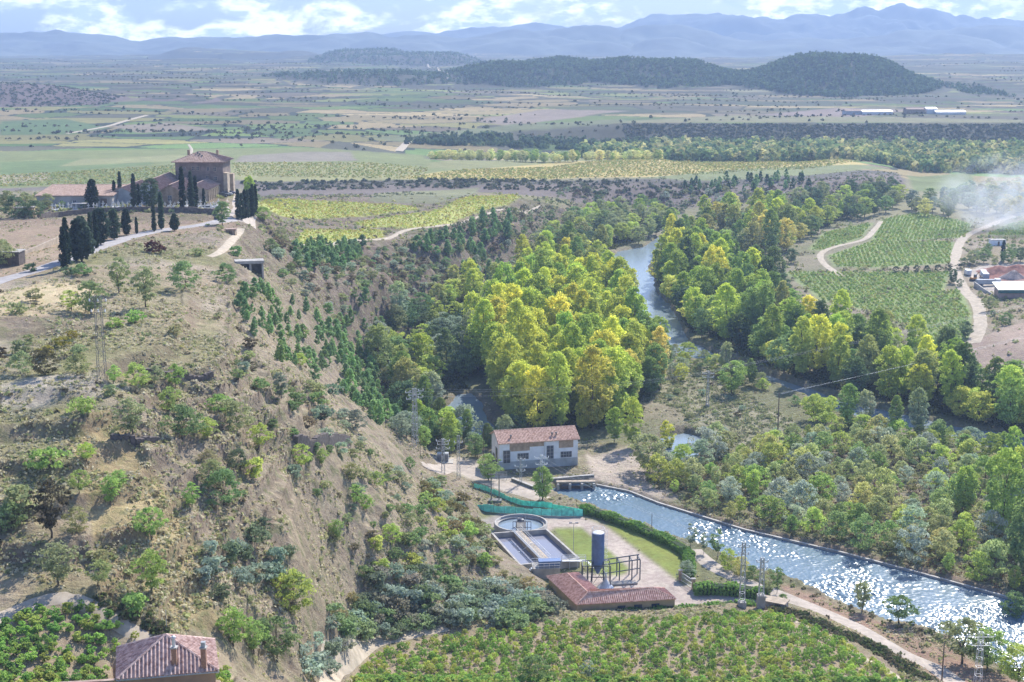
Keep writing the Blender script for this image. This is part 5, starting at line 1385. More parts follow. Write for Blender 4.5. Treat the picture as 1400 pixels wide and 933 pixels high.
# ---- treatment works
tk = at(712, 714, 4.4); tank = empty('settling_tank', (tk[0], tk[1], 3)); tag(tank, 'round concrete settling tank with a bridge across its water', 'tank')
R_ = 5.45
m = MB(); n = 48
pr = [(R_, -.4), (R_, 1.35), (R_ - .35, 1.35), (R_ - .35, -.3)]
m.lathe(pr, 0, 0, n, False); m.build('tank_wall', CONC, tank, True)
MB().lathe([(R_ - .36, .55), (.01, .56)], 0, 0, n, False).build('water', POOLW, tank)
m = MB().lathe([(R_ - .36, .6), (R_ - .36, .9), (R_ - .8, .9), (R_ - .8, .6)], 0, 0, n, False); m.build('weir_channel', CONC, tank)
br = MB().box(-1.0, -.92, -6.0, .4, 1.3, 1.5).box(.92, 1.0, -6.0, .4, 1.3, 1.5).box(-1, 1, -6.0, .4, 1.5, 1.56); br.build('bridge_deck', CONCD, tank)
m = MB()
for x in (-.98, .98):
    for y in np.arange(-5.8, .5, 1.2): m.bar((x, y, 1.5), (x, y, 2.6), .045)
    m.bar((x, -5.9, 2.6), (x, .4, 2.6), .045).bar((x, -5.9, 2.05), (x, .4, 2.05), .035)
m.build('bridge_railing', DSTEEL, tank)
m = MB()
for x in (-1.6, -.9, 1.3, 2.0): m.bar((x, -5.6, -.1), (x, -5.6, 3.4), .08)
m.bar((-1.6, -5.6, 3.4), (2.0, -5.6, 3.4), .08).bar((-1.6, -5.6, 2.2), (2, -5.6, 2.2), .06); m.build('gantry', DSTEEL, tank)
MB().lathe([(.7, .3), (.7, 1.9), (.3, 2.1)], 0, .3, 14).build('drive_unit', DSTEEL, tank)
MB().bar((-.6, 3.4, 1.0), (0, .3, 2.0), .22).build('scraper_arm', CONC, tank)

zt = 4.7
q = [at(u, v, zt) for (u, v) in ((673,729),(747,723.5),(791,763),(711,772))]
bo = Vector(q[0]); bs_ = empty('aeration_basin', (bo.x, bo.y, 3)); tag(bs_, 'twin rectangular aeration basin of dark concrete with central walkway', 'basin')
L4 = [Vector((p[0] - bo.x, p[1] - bo.y, 0)) for p in q]
def wl(m, a, b, th, z0, z1):
    a = Vector(a); b = Vector(b); d = (b - a).normalized(); n_ = Vector((-d.y, d.x, 0)) * th / 2
    m.prism([a - n_, b - n_, b + n_, a + n_], z0, z1)
H_ = zt - 3
m = MB(); e_ = .22
for i in range(4):
    a, b = L4[i], L4[(i + 1) % 4]; d = (b - a).normalized() * (.2 if i % 2 else -.2)
    wl(m, a + d * -1 * (1 if i % 2 else 1), b + d, .42, -.4, H_)
m.build('basin_wall', CONC, bs_)
mt, mb_ = L4[0].lerp(L4[1], .46), L4[3].lerp(L4[2], .46)
m = MB(); wl(m, mt.lerp(mb_, .02), mt.lerp(mb_, .98), 1.5, -.4, H_ + .12); m.build('walkway', STONE2, bs_)
m = MB()
dd = (mb_ - mt).normalized(); nn_ = Vector((-dd.y, dd.x, 0))
for s in (-.7, .7):
    k = 0
    while k < (mb_ - mt).length:
        p = mt + dd * k + nn_ * s; m.bar((p.x, p.y, H_ + .1), (p.x, p.y, H_ + 1.15), .035); k += 1.3
    for z in (H_ + 1.15, H_ + .65):
        a = mt + nn_ * s; b = mb_ + nn_ * s; m.bar((a.x, a.y, z), (b.x, b.y, z), .03)
m.build('walkway_railing', PALE, bs_)
m = MB()
for s in (.95, 1.25):
    a = mt + nn_ * s * -1; b = mb_ + nn_ * s * -1; m.bar((a.x, a.y, H_ + .5), (b.x, b.y, H_ + .5), .09, 6)
m.build('air_pipes', PALE, bs_)
ins = lambda a, b, k: a.lerp(b, k)
for (A1, B1, C1, D1) in ((L4[0], mt, mb_, L4[3]), (mt, L4[1], L4[2], mb_)):
    cc_ = (A1 + B1 + C1 + D1) / 4; Q = [p.lerp(cc_, .035) for p in (A1, B1, C1, D1)]
    MB().add([(p.x, p.y, H_ - 1.0) for p in Q], [(3, 2, 1, 0)] if (Q[1] - Q[0]).cross(Q[2] - Q[0]).z < 0 else [(0, 1, 2, 3)]).build('water', MUDW, bs_)
for (k, s) in ((.5, 1.6), (.5, -1.6)):
    p = mt.lerp(mb_, k) + nn_ * s * 1.6; m = MB().lathe([(.35, 0), (.35, .5), (.15, .8)], p.x, p.y, 10).bar((p.x, p.y, .6), (mt.lerp(mb_, k).x, mt.lerp(mb_, k).y, H_ + .6), .05); o = m.build('aerator', PALE, bs_)
# block with blue machine
pb = at(729, 793, 3); blk = empty('pump_block', pb, math.radians(-3)); tag(blk, 'concrete block at the basin end carrying pumps and a steel stair', 'structure')
blk.rotation_euler.z = math.radians(6)
MB().box(0, 5.0, 0, 2.8, -.4, 2.1).build('block', CONC, blk)
m = MB()
for y in (-.02, 2.8): 
    for x in np.arange(0, 5.1, 1.0): m.bar((x, y, 2.1), (x, y, 3.1), .04)
    m.bar((0, y, 3.1), (5, y, 3.1), .04).bar((0, y, 2.6), (5, y, 2.6), .03)
m.build('railing', PALE, blk)
m = MB().bar((-.1, .3, 2.1), (-2.2, .3, 0), .07).bar((-.1, 1.1, 2.1), (-2.2, 1.1, 0), .07)
for k in range(9): 
    t_ = (k + .5) / 9; m.box(-.1 - 2.1 * t_ - .14, -.1 - 2.1 * t_ + .14, .3, 1.1, 2.1 - 2.1 * t_ - .02, 2.1 - 2.1 * t_ + .02)
m.bar((-.1, .3, 3.1), (-2.2, .3, 1.0), .04).bar((-2.2, .3, 0), (-2.2, .3, 1), .04).build('stair', STEEL, blk)
bm_ = empty('blue_container', (pb[0] + 1.1, pb[1] + .9, 5.1), math.radians(6)); tag(bm_, 'small blue steel skip standing on the concrete block', 'container')
MB().box(0, 4.1, 0, 1.5, .05, 1.0).build('box', BLUE, bm_)
m = MB()
for x in np.arange(0, 4.2, .58): m.box(x - .03, x + .03, -.05, -.003, .05, 1.0)
m.box(-.06, 4.16, -.07, 1.56, 1.003, 1.1).build('ribs', BLUE, bm_)
# stairs and pipes between block and silo
wk = empty('steel_walkway', at(768, 778, 3), math.radians(0)); tag(wk, 'pale steel walkway and stair running from the basin to the silo', 'walkway')
m = MB().box(0, 4.6, -.4, .4, 1.6, 1.66); m.build('deck', PALE, wk)
m = MB()
for x in (0, 1.5, 3.0, 4.5):
    for y in (-.4, .4): m.bar((x, y, 0), (x, y, 2.6), .045)
for y in (-.4, .4): m.bar((0, y, 2.6), (4.6, y, 2.6), .04).bar((0, y, 2.1), (4.6, y, 2.1), .03)
m.build('railing', PALE, wk)
m = MB().bar((4.6, -.4, 1.6), (6.6, -1.6, .1), .06).bar((4.6, .4, 1.6), (6.9, -1.0, .1), .06)
for k in range(7):
    t_ = (k + .5) / 7; m.bar((4.6 + 2 * t_, -.4 - 1.2 * t_, 1.6 - 1.5 * t_), (4.6 + 2.3 * t_, .4 - 1.4 * t_, 1.6 - 1.5 * t_), .05)
m.build('stair', PALE, wk)
# silo
sp_ = at(817, 798, 3); silo = empty('silo', sp_); tag(silo, 'tall dark blue cylindrical silo on steel legs', 'silo')
R1 = 1.17
MB().lathe([(.18, 1.9), (.3, 2.1), (R1, 4.0), (R1, 9.7), (R1 - .12, 9.78), (.3, 10.0)], 0, 0, 28).build('silo_body', BLUE, silo, False)
m = MB()
for z in (4.0, 5.4, 6.8, 8.2, 9.6): m.lathe([(R1 + .02, z), (R1 + .05, z + .03), (R1 + .05, z + .09), (R1 + .02, z + .12)], 0, 0, 28, False)
m.build('bands', BLUE, silo)
MB().lathe([(R1 - .06, 9.8), (R1 - .2, 9.9), (.2, 10.06)], 0, 0, 24).build('lid', PALE, silo)
m = MB()
for k in range(16):
    a = k * math.pi / 8; b = a + math.pi / 8; p = (R1 * math.cos(a), R1 * math.sin(a)); m.bar((*p, 9.7), (*p, 10.7), .025)
    m.bar((*p, 10.7), (R1 * math.cos(b), R1 * math.sin(b), 10.7), .025)
m.build('top_railing', PALE, silo)
for (sx_1, sy_1) in ((-1, -1), (1, -1), (1, 1), (-1, 1)): MB().bar((sx_1 * 1.15, sy_1 * 1.15, -.2), (sx_1 * .95, sy_1 * .95, 4.6), .09).build('leg', DSTEEL, silo)
m = MB()
for z in (1.6, 3.4):
    c4 = [(-1.08, -1.08, z), (1.08, -1.08, z), (1.08, 1.08, z), (-1.08, 1.08, z)]
    for i in range(4): m.bar(c4[i], c4[(i + 1) % 4], .06)
for i in range(4):
    s4 = [(-1.1, -1.1), (1.1, -1.1), (1.1, 1.1), (-1.1, 1.1)]; a, b = s4[i], s4[(i + 1) % 4]; m.bar((*a, .1), (*b, 3.4), .04)
m.build('bracing', DSTEEL, silo)
m = MB()
for x in (1.3, 1.62): m.bar((x, -.3, .0), (x, -.3, 10.6), .035)
for z in np.arange(.3, 10.5, .32): m.bar((1.3, -.3, z), (1.62, -.3, z), .02)
for z in np.arange(2.4, 10.6, .8):
    hp = [(1.3, -.3), (1.2, -.75), (1.46, -1.0), (1.75, -.75), (1.62, -.3)]
    for i in range(4): m.bar((*hp[i], z), (*hp[i + 1], z), .02)
m.build('ladder', PALE, silo)
# steel frame around the silo and pipe portals
fr = empty('scaffold', at(810, 800, 3)); tag(fr, 'dark blue steel frame wrapped round the foot of the silo', 'frame')
m = MB()
for x in (-1.9, -.9): 
    for y in (-1.2, 1.6): m.bar((x, y, 0), (x, y, 4.1), .1)
m.bar((-1.9, -1.2, 4.1), (-1.9, 1.6, 4.1), .09).bar((-1.9, -1.2, 4.1), (3.2, -1.2, 4.1), .09).bar((-1.9, 1.6, 4.1), (3.2, 1.6, 4.1), .09).bar((3.2, -1.2, 0), (3.2, -1.2, 4.1), .1).bar((3.2, 1.6, 0), (3.2, 1.6, 4.1), .1)
m.bar((-1.9, -1.2, 2.0), (3.2, -1.2, 2.0), .07); m.build('frame', DSTEEL, fr)
p0 = at(833, 797, 3)
for k, (u, v) in enumerate(((845,792),(862,790),(873,789))):
    p = at(u, v, 3); e = empty('pipe_portal', p, .1); tag(e, ['pipe portal nearest the silo', 'middle pipe portal right of the silo', 'outermost pipe portal right of the silo'][k] + ', dark blue steel', 'frame', 'dark steel pipe portals')
    m = MB().bar((0, -1.3, 0), (0, -1.3, 3.7), .13).bar((0, 1.5, 0), (0, 1.5, 3.7), .13).bar((0, -1.4, 3.7), (0, 1.6, 3.7), .13); m.build('portal', DSTEEL, e)
a = at(822, 797, 3); b = at(874, 789, 3)
pi = empty('overhead_pipes', (a[0], a[1], 3)); tag(pi, 'dark horizontal pipes carried by the portals right of the silo', 'pipe')
dx, dy = b[0] - a[0], b[1] - a[1]
m = MB()
for (o_, z_) in ((-1.2, 3.9), (1.3, 3.9)): m.bar((0, o_, z_), (dx, dy + o_, z_), .11, 8)
m.bar((0, 0, 1.7), (dx, dy, 1.7), .09, 8); m.build('pipe', DSTEEL, pi)
pt = empty('pipe_stack', at(848, 800, 3)); tag(pt, 'pale pipes and fittings stacked on the paving under the portals', 'pipes')
m = MB()
for k in range(5): m.bar((-2.5 + k * .1, -.6 + k * .3, .2), (3.2 - k * .3, .4 + k * .3, .2), .17, 8)
m.build('pipe', CONC, pt)
# L shaped building
PXR = dict(A=(747,788,5.9), B=(776,784,7.3), C_=(791,783,6.2), D=(804,810,7.3), E=(819,807.5,6.2), F=(893,803.5,7.3), G_=(924.5,819,5.9), H=(908,804,6.2), I=(788,827,5.9))
W3 = {k: Vector(at(*p)) for k, p in PXR.items()}
W3['B2'] = W3['B']
o0 = Vector((W3['D'].x, W3['D'].y, 3)); lb = empty('works_building', o0); tag(lb, 'L shaped low building with red tiled hipped roof at the lower vineyard', 'building')
Lc = {k: p - o0 for k, p in W3.items()}
m = MB()
for f in (('A','B','D','I'), ('B','C_','E','D'), ('D','F','G_','I'), ('D','E','H','F'), ('F','H','G_'), ('A','C_','B')):
    q = [Lc[x] for x in f]; nrm = (q[1] - q[0]).cross(q[2] - q[0])
    if nrm.z < 0: q = q[::-1]
    m.slab([tuple(p) for p in q], .12); tiles(m, [tuple(p) for p in q], .36, .1)
for a, b in (('B','D'),('D','F'),('D','I'),('F','G_'),('F','H'),('A','B')): ridge_tiles(m, Lc[a], Lc[b], .13)
m.build('roof', TERRB, lb)
foot = [Lc[x].copy() for x in ('A','I','G_','H','E','C_')]; cen = sum(foot, Vector()) / 6
def inset(P, d):
    out = inflate([(p.x, p.y) for p in P], -d); return out
m = MB().prism(inset(foot, .45), -.5, 2.75); m.build('wall', CREAM, lb)
fg = inset(foot, .45)
a, b = Vector(fg[1]), Vector(fg[2])
dr_ = (b - a).normalized(); nn2 = Vector((dr_.y, -dr_.x))
for i, t_ in enumerate((.45, .62, .8)):
    c = a.lerp(b, t_) + nn2 * .03
    m = MB().prism([c - dr_ * .7, c + dr_ * .7, c + dr_ * .7 + nn2 * .03, c - dr_ * .7 + nn2 * .03], .9, 2.1); m.build('window', GLASS, lb)
# white funnels on the paving
fn = empty('hopper', at(828, 803, 3)); tag(fn, 'white conical hopper on the paving in front of the silo', 'hopper')
MB().lathe([(1.5, 0), (.9, .5), (.25, 1.5), (.15, 2.4)], 0, 0, 14).build('cone', PALE, fn)
MB().bar((0, 0, 2.4), (-.6, 1.2, 3.4), .07).build('chute', STEEL, fn)
# lamp post
lp = empty('lamp_post', at(784, 759, 3)); tag(lp, 'tall thin lamp post with twin heads on the small lawn', 'lamp post')
MB().bar((0, 0, 0), (0, 0, 6.4), .07, 6, .05).build('pole', STEEL, lp)
for s in (-1, 1): MB().bar((0, 0, 6.4), (s * .5, 0, 6.5), .04).box(s * .6 - .3, s * .6 + .3, -.15, .15, 6.45, 6.6).build('lamp_head', DSTEEL, lp)
# gate
gt = empty('entrance_gate', at(930, 794, 3)); tag(gt, 'white sliding gate between two brick pillars', 'gate')
g2 = at(948, 806, 3); gx_, gy_ = g2[0] - gt.location.x, g2[1] - gt.location.y
for (x, y) in ((0, 0), (gx_, gy_)):
    p_ = MB().box(x - .3, x + .3, y - .3, y + .3, -.2, 2.0).build('pillar', TAN, gt); MB().box(x - .38, x + .38, y - .38, y + .38, 2.003, 2.12).build('cap', CONC, p_)
m = MB()
for z in (.15, 1.0, 1.7): m.bar((0, 0, z), (gx_, gy_, z), .04)
for k in range(1, 20): t_ = k / 20; m.bar((gx_ * t_, gy_ * t_, .15), (gx_ * t_, gy_ * t_, 1.7), .02)
m.build('gate_leaf', PALE, gt)
# concrete hut by the lane
hp_ = at(1058, 832, 3.2); hu = empty('concrete_hut', hp_, -.5); tag(hu, 'low concrete hut with flat roof beside the lane', 'hut')
MB().box(-2.2, 2.2, -1.2, 1.2, -.5, 1.5).build('wall', CONC, hu); MB().box(-2.4, 2.4, -1.4, 1.4, 1.503, 1.66).build('roof', STONE2, hu)
MB().box(.6, 1.5, -1.24, -1.2, 0, 1.4).build('door', RUST, hu)

# ---- steel masts and poles
def lattice(name, base, H, w0, w1, arms, label, m_=STEEL, solid=0, ins=True, rz=0.0, mr=.045, group=None):
    e = empty(name, base, rz); tag(e, label, 'pylon', group)
    m = MB(); n = max(4, int(H / 1.3))
    def cr(k): t_ = k / n; w_ = w0 + (w1 - w0) * t_; return [(sx_ * w_ / 2, sy_ * w_ / 2, H * t_) for sx_, sy_ in ((-1,-1),(1,-1),(1,1),(-1,1))]
    for k in range(n):
        a, b = cr(k), cr(k + 1)
        for i in range(4):
            j = (i + 1) % 4; m.bar(a[i], b[i], mr * 1.5)
            m.bar(a[i], b[j], mr) if k % 2 == i % 2 else m.bar(a[j], b[i], mr)
            m.bar(b[i], b[j], mr)
    m.build('lattice', m_, e)
    for (z, wd) in arms:
        a = MB().bar((-wd, 0, z), (wd, 0, z), mr * 1.6).bar((-wd, 0, z), (0, 0, z + .7), mr).bar((wd, 0, z), (0, 0, z + .7), mr)
        ao = a.build('crossarm', m_, e)
        if ins:
            for x in (-wd, 0, wd) if wd < 1.6 else (-wd, -wd / 2, wd / 2, wd):
                MB().lathe([(.05, 0), (.13, .08), (.06, .16), (.13, .24), (.06, .32), (.1, .4)], x, 0, 8).build('insulator', PALE, ao, loc=(0, 0, z + .05))
    if solid: MB().box(-w0 * .7, w0 * .7, -w0 * .7, w0 * .7, -.6, solid).build('footing', CONC, e)
    return e
def pole(name, base, H, r, label, m_=RUST, arm=0, cat='pole', group=None, base_r=None):
    e = empty(name, base); tag(e, label, cat, group)
    MB().bar((0, 0, -.5), (0, 0, H), r, 8, r * .7).build('shaft', m_, e)
    if arm:
        a = MB().box(-arm, arm, -.06, .06, H - .4, H - .28).build('crossarm', m_, e)
        for x in (-arm * .9, 0, arm * .9): MB().lathe([(.05, 0), (.1, .1), (.05, .25)], x, 0, 8).build('insulator', PALE, a, loc=(0, 0, H - .28))
    return e
pm = G(140, 520); lattice('lattice_mast', (pm[0], pm[1], hz(pm[0], pm[1])), 12.6, 1.15, .8, [(11.8, 1.2), (10.2, 1.0)], 'tall steel lattice mast on the edge of the left hillside terrace', CONCD, mr=.026)
p2 = at(568, 640, 3.4); lattice('lattice_mast', (p2[0], p2[1], hz(p2[0], p2[1])), 14, 1.2, .7, [(13.2, 2.2), (11.6, 2.0), (12.4, 1.4)], 'heavy lattice mast with crossarms at the foot of the slope', STEEL, rz=.5)
p3 = at(606, 656, 3); lattice('lattice_mast', p3, 9.6, .8, .5, [(9.0, 1.5), (7.2, 1.5), (8.2, 1.2)], 'lattice mast on the dirt yard, left of a taller thin one', STEEL, mr=.04)
p4 = at(627, 657, 3); lattice('lattice_mast', p4, 10.5, .75, .5, [(8.8, .9)], 'thin lattice mast on the dirt yard nearest the station', STEEL, mr=.035)
p6 = at(740, 683, 3); lattice('lattice_mast', p6, 10, .6, .45, [(9.3, 1.5), (7.8, 1.2)], 'mast with white insulators before the white station wall', PALE, mr=.04)
p6b = at(712, 662, 3); lattice('insulator_mast', p6b, 6.0, .5, .35, [(5.6, .9), (4.0, 1.3), (3.0, .9)], 'short mast with white insulators left of the taller station mast', STEEL, mr=.035)
p7 = at(1014, 835, 4); lattice('lattice_mast', (p7[0], p7[1], hz(p7[0], p7[1])), 11.8, .95, .5, [(10.9, 1.0), (9.6, .9)], 'left of the twin lattice masts by the lane', STEEL, solid=1.0)
p7b = at(1040, 832, 4); lattice('lattice_mast', (p7b[0], p7b[1], hz(p7b[0], p7b[1])), 9.2, .95, .5, [(8.4, 1.0), (7.2, .9)], 'right and shorter of the twin lattice masts by the lane', STEEL, solid=2.4)
p8 = at(967, 560, 1.6); lattice('lattice_mast', (p8[0], p8[1], hz(p8[0], p8[1])), 10.2, .7, .4, [(9.4, 1.5), (8.4, 1.5)], 'lattice mast on a concrete block on the gravel island', STEEL, solid=.9)
p9 = at(1063, 598, 1.6); pole('power_pole', (p9[0], p9[1], hz(p9[0], p9[1])), 11.2, .17, 'lone dark pole on the right of the gravel island')
p10 = at(1336, 945, 3); lattice('lattice_mast', (p10[0], p10[1], hz(p10[0], p10[1])), 8.4, 1.0, .6, [(7.6, 2.1), (6.2, 1.4)], 'white lattice mast with wide arms in the lower right corner', PALE, mr=.024)
p11 = at(1287, 940, 3.2); pole('power_pole', (p11[0], p11[1], hz(p11[0], p11[1])), 6.3, .12, 'thin dark pole beside the lane at lower right')
hf = at(677, 688, 3); e = empty('twin_pole', hf); tag(e, 'two legged pole frame with a crossbeam behind the green netting', 'pole')
for x in (-.85, .85): MB().bar((x, 0, -.3), (x, 0, 6.6), .15, 8, .11).build('pole', CONCD, e)
MB().box(-1.5, 2.4, -.08, .08, 6.3, 6.5).build('crossbeam', CONCD, e); MB().box(-1.4, 1.4, -.8, .8, -.3, .8).build('footing', CONCD, e)
for i_, (u, v, h) in enumerate(((891, 723, 3.4), (661, 628, 7.5), (575, 655, 6.0))):
    p = at(u, v, 3); pole('power_pole', (p[0], p[1], hz(p[0], p[1])), h, .08, ['slim pole between the long hedge and the canal', 'slim pole behind the left corner of the white station', 'slim pole at the edge of the dirt yard'][i_])
tf = at(607, 632, 3); e = empty('transformer', (tf[0], tf[1], 3)); tag(e, 'grey transformer cabinets on a pale concrete pad', 'transformer')
MB().box(-3.2, 2.2, -1.6, 1.6, -.3, .25).build('pad', CONC, e)
for x in (-1.0, .5):
    c = MB().box(x - .6, x + .6, -.7, .7, .253, 2.3).build('cabinet', GREYW, e)
    m = MB()
    for k in range(5): m.box(x - .5 + k * .22, x - .42 + k * .22, -.85, -.703, .5, 1.9)
    m.build('cooling_fins', CONCD, c)

def cable(a, b, sag, label):
    a = Vector(a); b = Vector(b); n = 18; P = []
    for k in range(n + 1):
        t_ = k / n; p = a.lerp(b, t_) - a; P.append((p.x, p.y, p.z - sag * 4 * t_ * (1 - t_)))
    o = MB().path(P, .014, 4).build('power_cable', STEEL, None, loc=tuple(a)); tag(o, label, 'cable', 'power cables')
def topof(p, z): return (p[0], p[1], hz(p[0], p[1]) + z)
far1 = (330, 560, 32); far2 = (300, 520, 24)
for k, dx_ in enumerate((-1.3, 0, 1.3)):
    cable(topof((p2[0] + dx_, p2[1]), 13.4), topof((p8[0] + dx_, p8[1]), 10), 2.0, f"{['lowest','middle','highest'][k]} of three cables over the water from slope mast to island mast")
    cable(topof((p8[0] + dx_, p8[1]), 10), (far1[0] + dx_, far1[1], far1[2]), 3.0, f"{['left','middle','right'][k]} cable running from the island mast to the upper right")
    cable(topof((p9[0] + dx_ * .5, p9[1]), 11), (far2[0], far2[1], far2[2] + dx_), 2.0, f"{['lower','middle','upper'][k]} cable running from the lone island pole to the right")
for k, dx_ in enumerate((-.8, .8)):
    w_ = ps.matrix_world if False else None
    s_pt = (a0[0] + LW * math.cos(ang), a0[1] + LW * math.sin(ang), 8.4 - k * .7)
    cable(s_pt, topof(p9, 10.8 - k), 1.0, f"{['upper','lower'][k]} cable from the station wall to the lone island pole")
    cable(topof((p6[0] + dx_, p6[1]), 9.3), topof((p7[0] + dx_, p7[1]), 11), 1.5, f"{['left','right'][k]} cable crossing the canal head from the station mast")
    cable(topof((p10[0] + dx_ * 2, p10[1]), 7.6), (p10[0] + 46 + dx_, p10[1] - 60, 9), 1, f"{['left','right'][k]} cable leaving the white mast at the lower right corner")

# ---- tiled house at lower left
ec = [Vector(at(u, v, 36.4)) for (u, v) in ((159.5,929),(298.5,917),(293,874.5),(160,885.5))]
apx = sum(ec, Vector()) / 4; apx.z = 39.1
h0 = Vector((apx.x, apx.y, 31.6)); hs_ = empty('tiled_house', h0); tag(hs_, 'house with pyramid roof of ribbed reddish tiles and two chimneys', 'house')
E4 = [p - h0 for p in ec]; ap = apx - h0
m = MB()
for i in range(4):
    q_ = [tuple(E4[i]), tuple(E4[(i + 1) % 4]), tuple(ap)]; m.slab(q_, .15); tiles(m, q_, .40, .125, 6); ridge_tiles(m, E4[i], ap, .17)
m.build('roof', mat('house_tiles', (.48, .29, .24), .85, .25, 2.2, col2=(.72, .53, .45)), hs_)
MB().prism(inflate([(p.x, p.y) for p in E4], -.5), -2.5, 4.65).build('wall', mat('salmon_render', (.42, .29, .20), .9, .1, 1), hs_)
m = MB()
for i in range(4): m.bar(E4[i] + Vector((0, 0, -.16)), E4[(i + 1) % 4] + Vector((0, 0, -.16)), .09, 6)
m.build('gutter', GREYW, hs_)
for k, (u, v, h_, cap) in enumerate(((238.8, 906, 2.2, 1), (279, 906, 2.2, 0))):
    p = Vector(at(u, v, 37.2)) - h0; zb = 5.2
    c = MB().box(p.x - .26, p.x + .26, p.y - .26, p.y + .26, zb - .3, zb + h_ - .2).build('chimney', mat('chimney_brick', (.36, .21, .15), .9, .2, 6), hs_)
    MB().box(p.x - .36, p.x + .36, p.y - .36, p.y + .36, zb + h_ - .197, zb + h_ - .05).build('cap', CONC, c)
    if cap: MB().bar((p.x, p.y, zb + h_ - .05), (p.x, p.y, zb + h_ + .95), .15, 10).lathe([(.24, zb + h_ + .95), (.2, zb + h_ + 1.1), (.02, zb + h_ + 1.2)], p.x, p.y, 10).build('flue', PALE, c)
    else: MB().box(p.x - .22, p.x + .22, p.y - .22, p.y + .22, zb + h_ - .05, zb + h_ + .5).build('flue', GREYW, c)
# low boundary wall left of the house
wb = [ (E4[0] + h0).to_2d() + Vector((-.2, .4)), (E4[0] + h0).to_2d() + Vector((-5, -.3)), (E4[0] + h0).to_2d() + Vector((-9, -.8))]
wallrun('garden_wall', None, 0, 30, 36.1, .35, CREAM, 'low wall with tiled coping running left from the tiled house', 'wall', world=[tuple(p) for p in wb], cope=TERRC)
p = G(228, 862); pole('vineyard_post', (p[0], p[1], hz(p[0], p[1])), 2.4, .05, 'thin post standing on the slope above the tiled house', STEEL)

# ---- tower house and graveyard on the plateau
ZP = 50.5
def blockhouse(name, x0, x1, y0, y1, h, rise, axis, hip, label, wm, rm, ov=.5, sp=.5, r=.12):
    e = empty(name, ((x0 + x1) / 2, (y0 + y1) / 2, ZP)); tag(e, label, 'building')
    w_, d_ = (x1 - x0) / 2, (y1 - y0) / 2
    m = MB().box(-w_, w_, -d_, d_, -1.5, h)
    if not hip:
        if axis == 'x': m.add([(-w_,-d_,h),(-w_,d_,h),(-w_,0,h+rise-.05)], [(0,1,2)]).add([(w_,-d_,h),(w_,d_,h),(w_,0,h+rise-.05)], [(0,2,1)])
        else: m.add([(-w_,-d_,h),(w_,-d_,h),(0,-d_,h+rise-.05)], [(0,1,2)]).add([(-w_,d_,h),(w_,d_,h),(0,d_,h+rise-.05)], [(0,2,1)])
    m.build('wall', wm, e)
    hip_roof(e, -w_, w_, -d_, d_, h, rise, ov, rm, sp, r, axis, hip)
    return e, w_, d_
tx1 = at(306, 268, ZP)[0]; ty = at(306, 268, ZP)[1]; tx0 = at(241.5, 268, ZP)[0]
tw, w_, d_ = blockhouse('tower_house', tx0, tx1, ty, ty + 13, 11.2, 2.9, 'x', True, 'tall square brown stone house with hipped roof on the plateau', TSTONE, TERRC, 1.0, .55, .14)
for x, z in ((-6.2, 8.3), (-4.9, 8.3), (-1.9, 8.5), (-.4, 8.5), (3.0, 8.3), (5.2, 8.2), (2.6, 5.4), (5.4, 5.2), (-3.2, 5.4)): wall_window(tw, x, z, .9, 1.2, -d_ - .01, (2, 2), frame=STONE2)
MB().box(w_ + .003, w_ + 1.3, -d_ + .5, -d_ + 4.5, -1.5, 7.5).box(w_ + .003, w_ + 1.5, d_ - 3.5, d_ - .5, -1.5, 6.5).build('buttress', STONE2, tw)
for k in range(3): MB().box(-1.6 + k * .95, -1.1 + k * .95, -1.7 - k * .9, -1.1 - k * .9, 12.2, 14.3 - k * .5).build('chimney', CONCD, tw)
MB().box(-5, -4.2, -.5, .3, 13, 14.7).build('chimney', STONE, tw); MB().box(4.6, 5.4, -.5, .3, 13, 14.7).build('chimney', STONE, tw)
def X(u, v): return at(u, v, ZP)[0]
def Yv(v): return at(700, v, ZP)[1]
an, w_, d_ = blockhouse('chapel_annex', X(252, 276), X(285, 276), Yv(277), Yv(267) - .6, 4.0, 1.7, 'y', False, 'low stone annex with pale ribbed side wall right before the tower', STONE2, TERRC, .5, .5, .12)
m = MB()
for k in range(8): y = -d_ + (k + .5) * 2 * d_ / 8; m.box(w_ + .003, w_ + .55, y - .3, y + .3, -1.5, 3.4)
m.build('buttress', STONE2, an); wall_window(an, 0, 1.2, 1.0, 1.4, -d_ - .01, (2, 2))
an2, w_, d_ = blockhouse('chapel_hall', X(223, 279), X(252, 279) - .2, Yv(281), Yv(269), 4.2, 2.2, 'y', False, 'gabled stone hall in the graveyard, second building left of the tower', STONE, TERRC, .5, .5, .12)
wall_window(an2, 0, 1.4, 1.1, 1.6, -d_ - .01, (2, 2))
an3, w_, d_ = blockhouse('gabled_hall', X(186, 279), X(222, 279), Yv(280), Yv(266), 4.6, 2.8, 'y', False, 'largest gabled hall with wide shallow roof behind the big cedar', GREYW, TERRC, .6, .5, .12)
wall_window(an3, -1.5, 1.4, 1.1, 1.6, -d_ - .01, (2, 2)); wall_window(an3, 1.5, 1.4, 1.1, 1.6, -d_ - .01, (2, 2))
an4, w_, d_ = blockhouse('gabled_store', X(156, 280), X(184, 280), Yv(281), Yv(270), 3.8, 1.9, 'y', False, 'smaller grey gabled store between long warehouse and gabled halls', GREYW, TERRC, .5, .5, .12)
wh, w_, d_ = blockhouse('warehouse', X(51, 284), X(154, 284), Yv(284), Yv(268), 3.7, 1.7, 'x', False, 'long low warehouse with pale wall and faded tile roof', PLASTER, TERRC, .5, .45, .12)
for x in (-8, -4, 0, 5): wall_window(wh, x, 1.2, 1.0, 1.0, -d_ - .01, (2, 2))
MB().box(8, 10, -d_ - .06, -d_, 0, 2.8).build('door', RUST, wh)
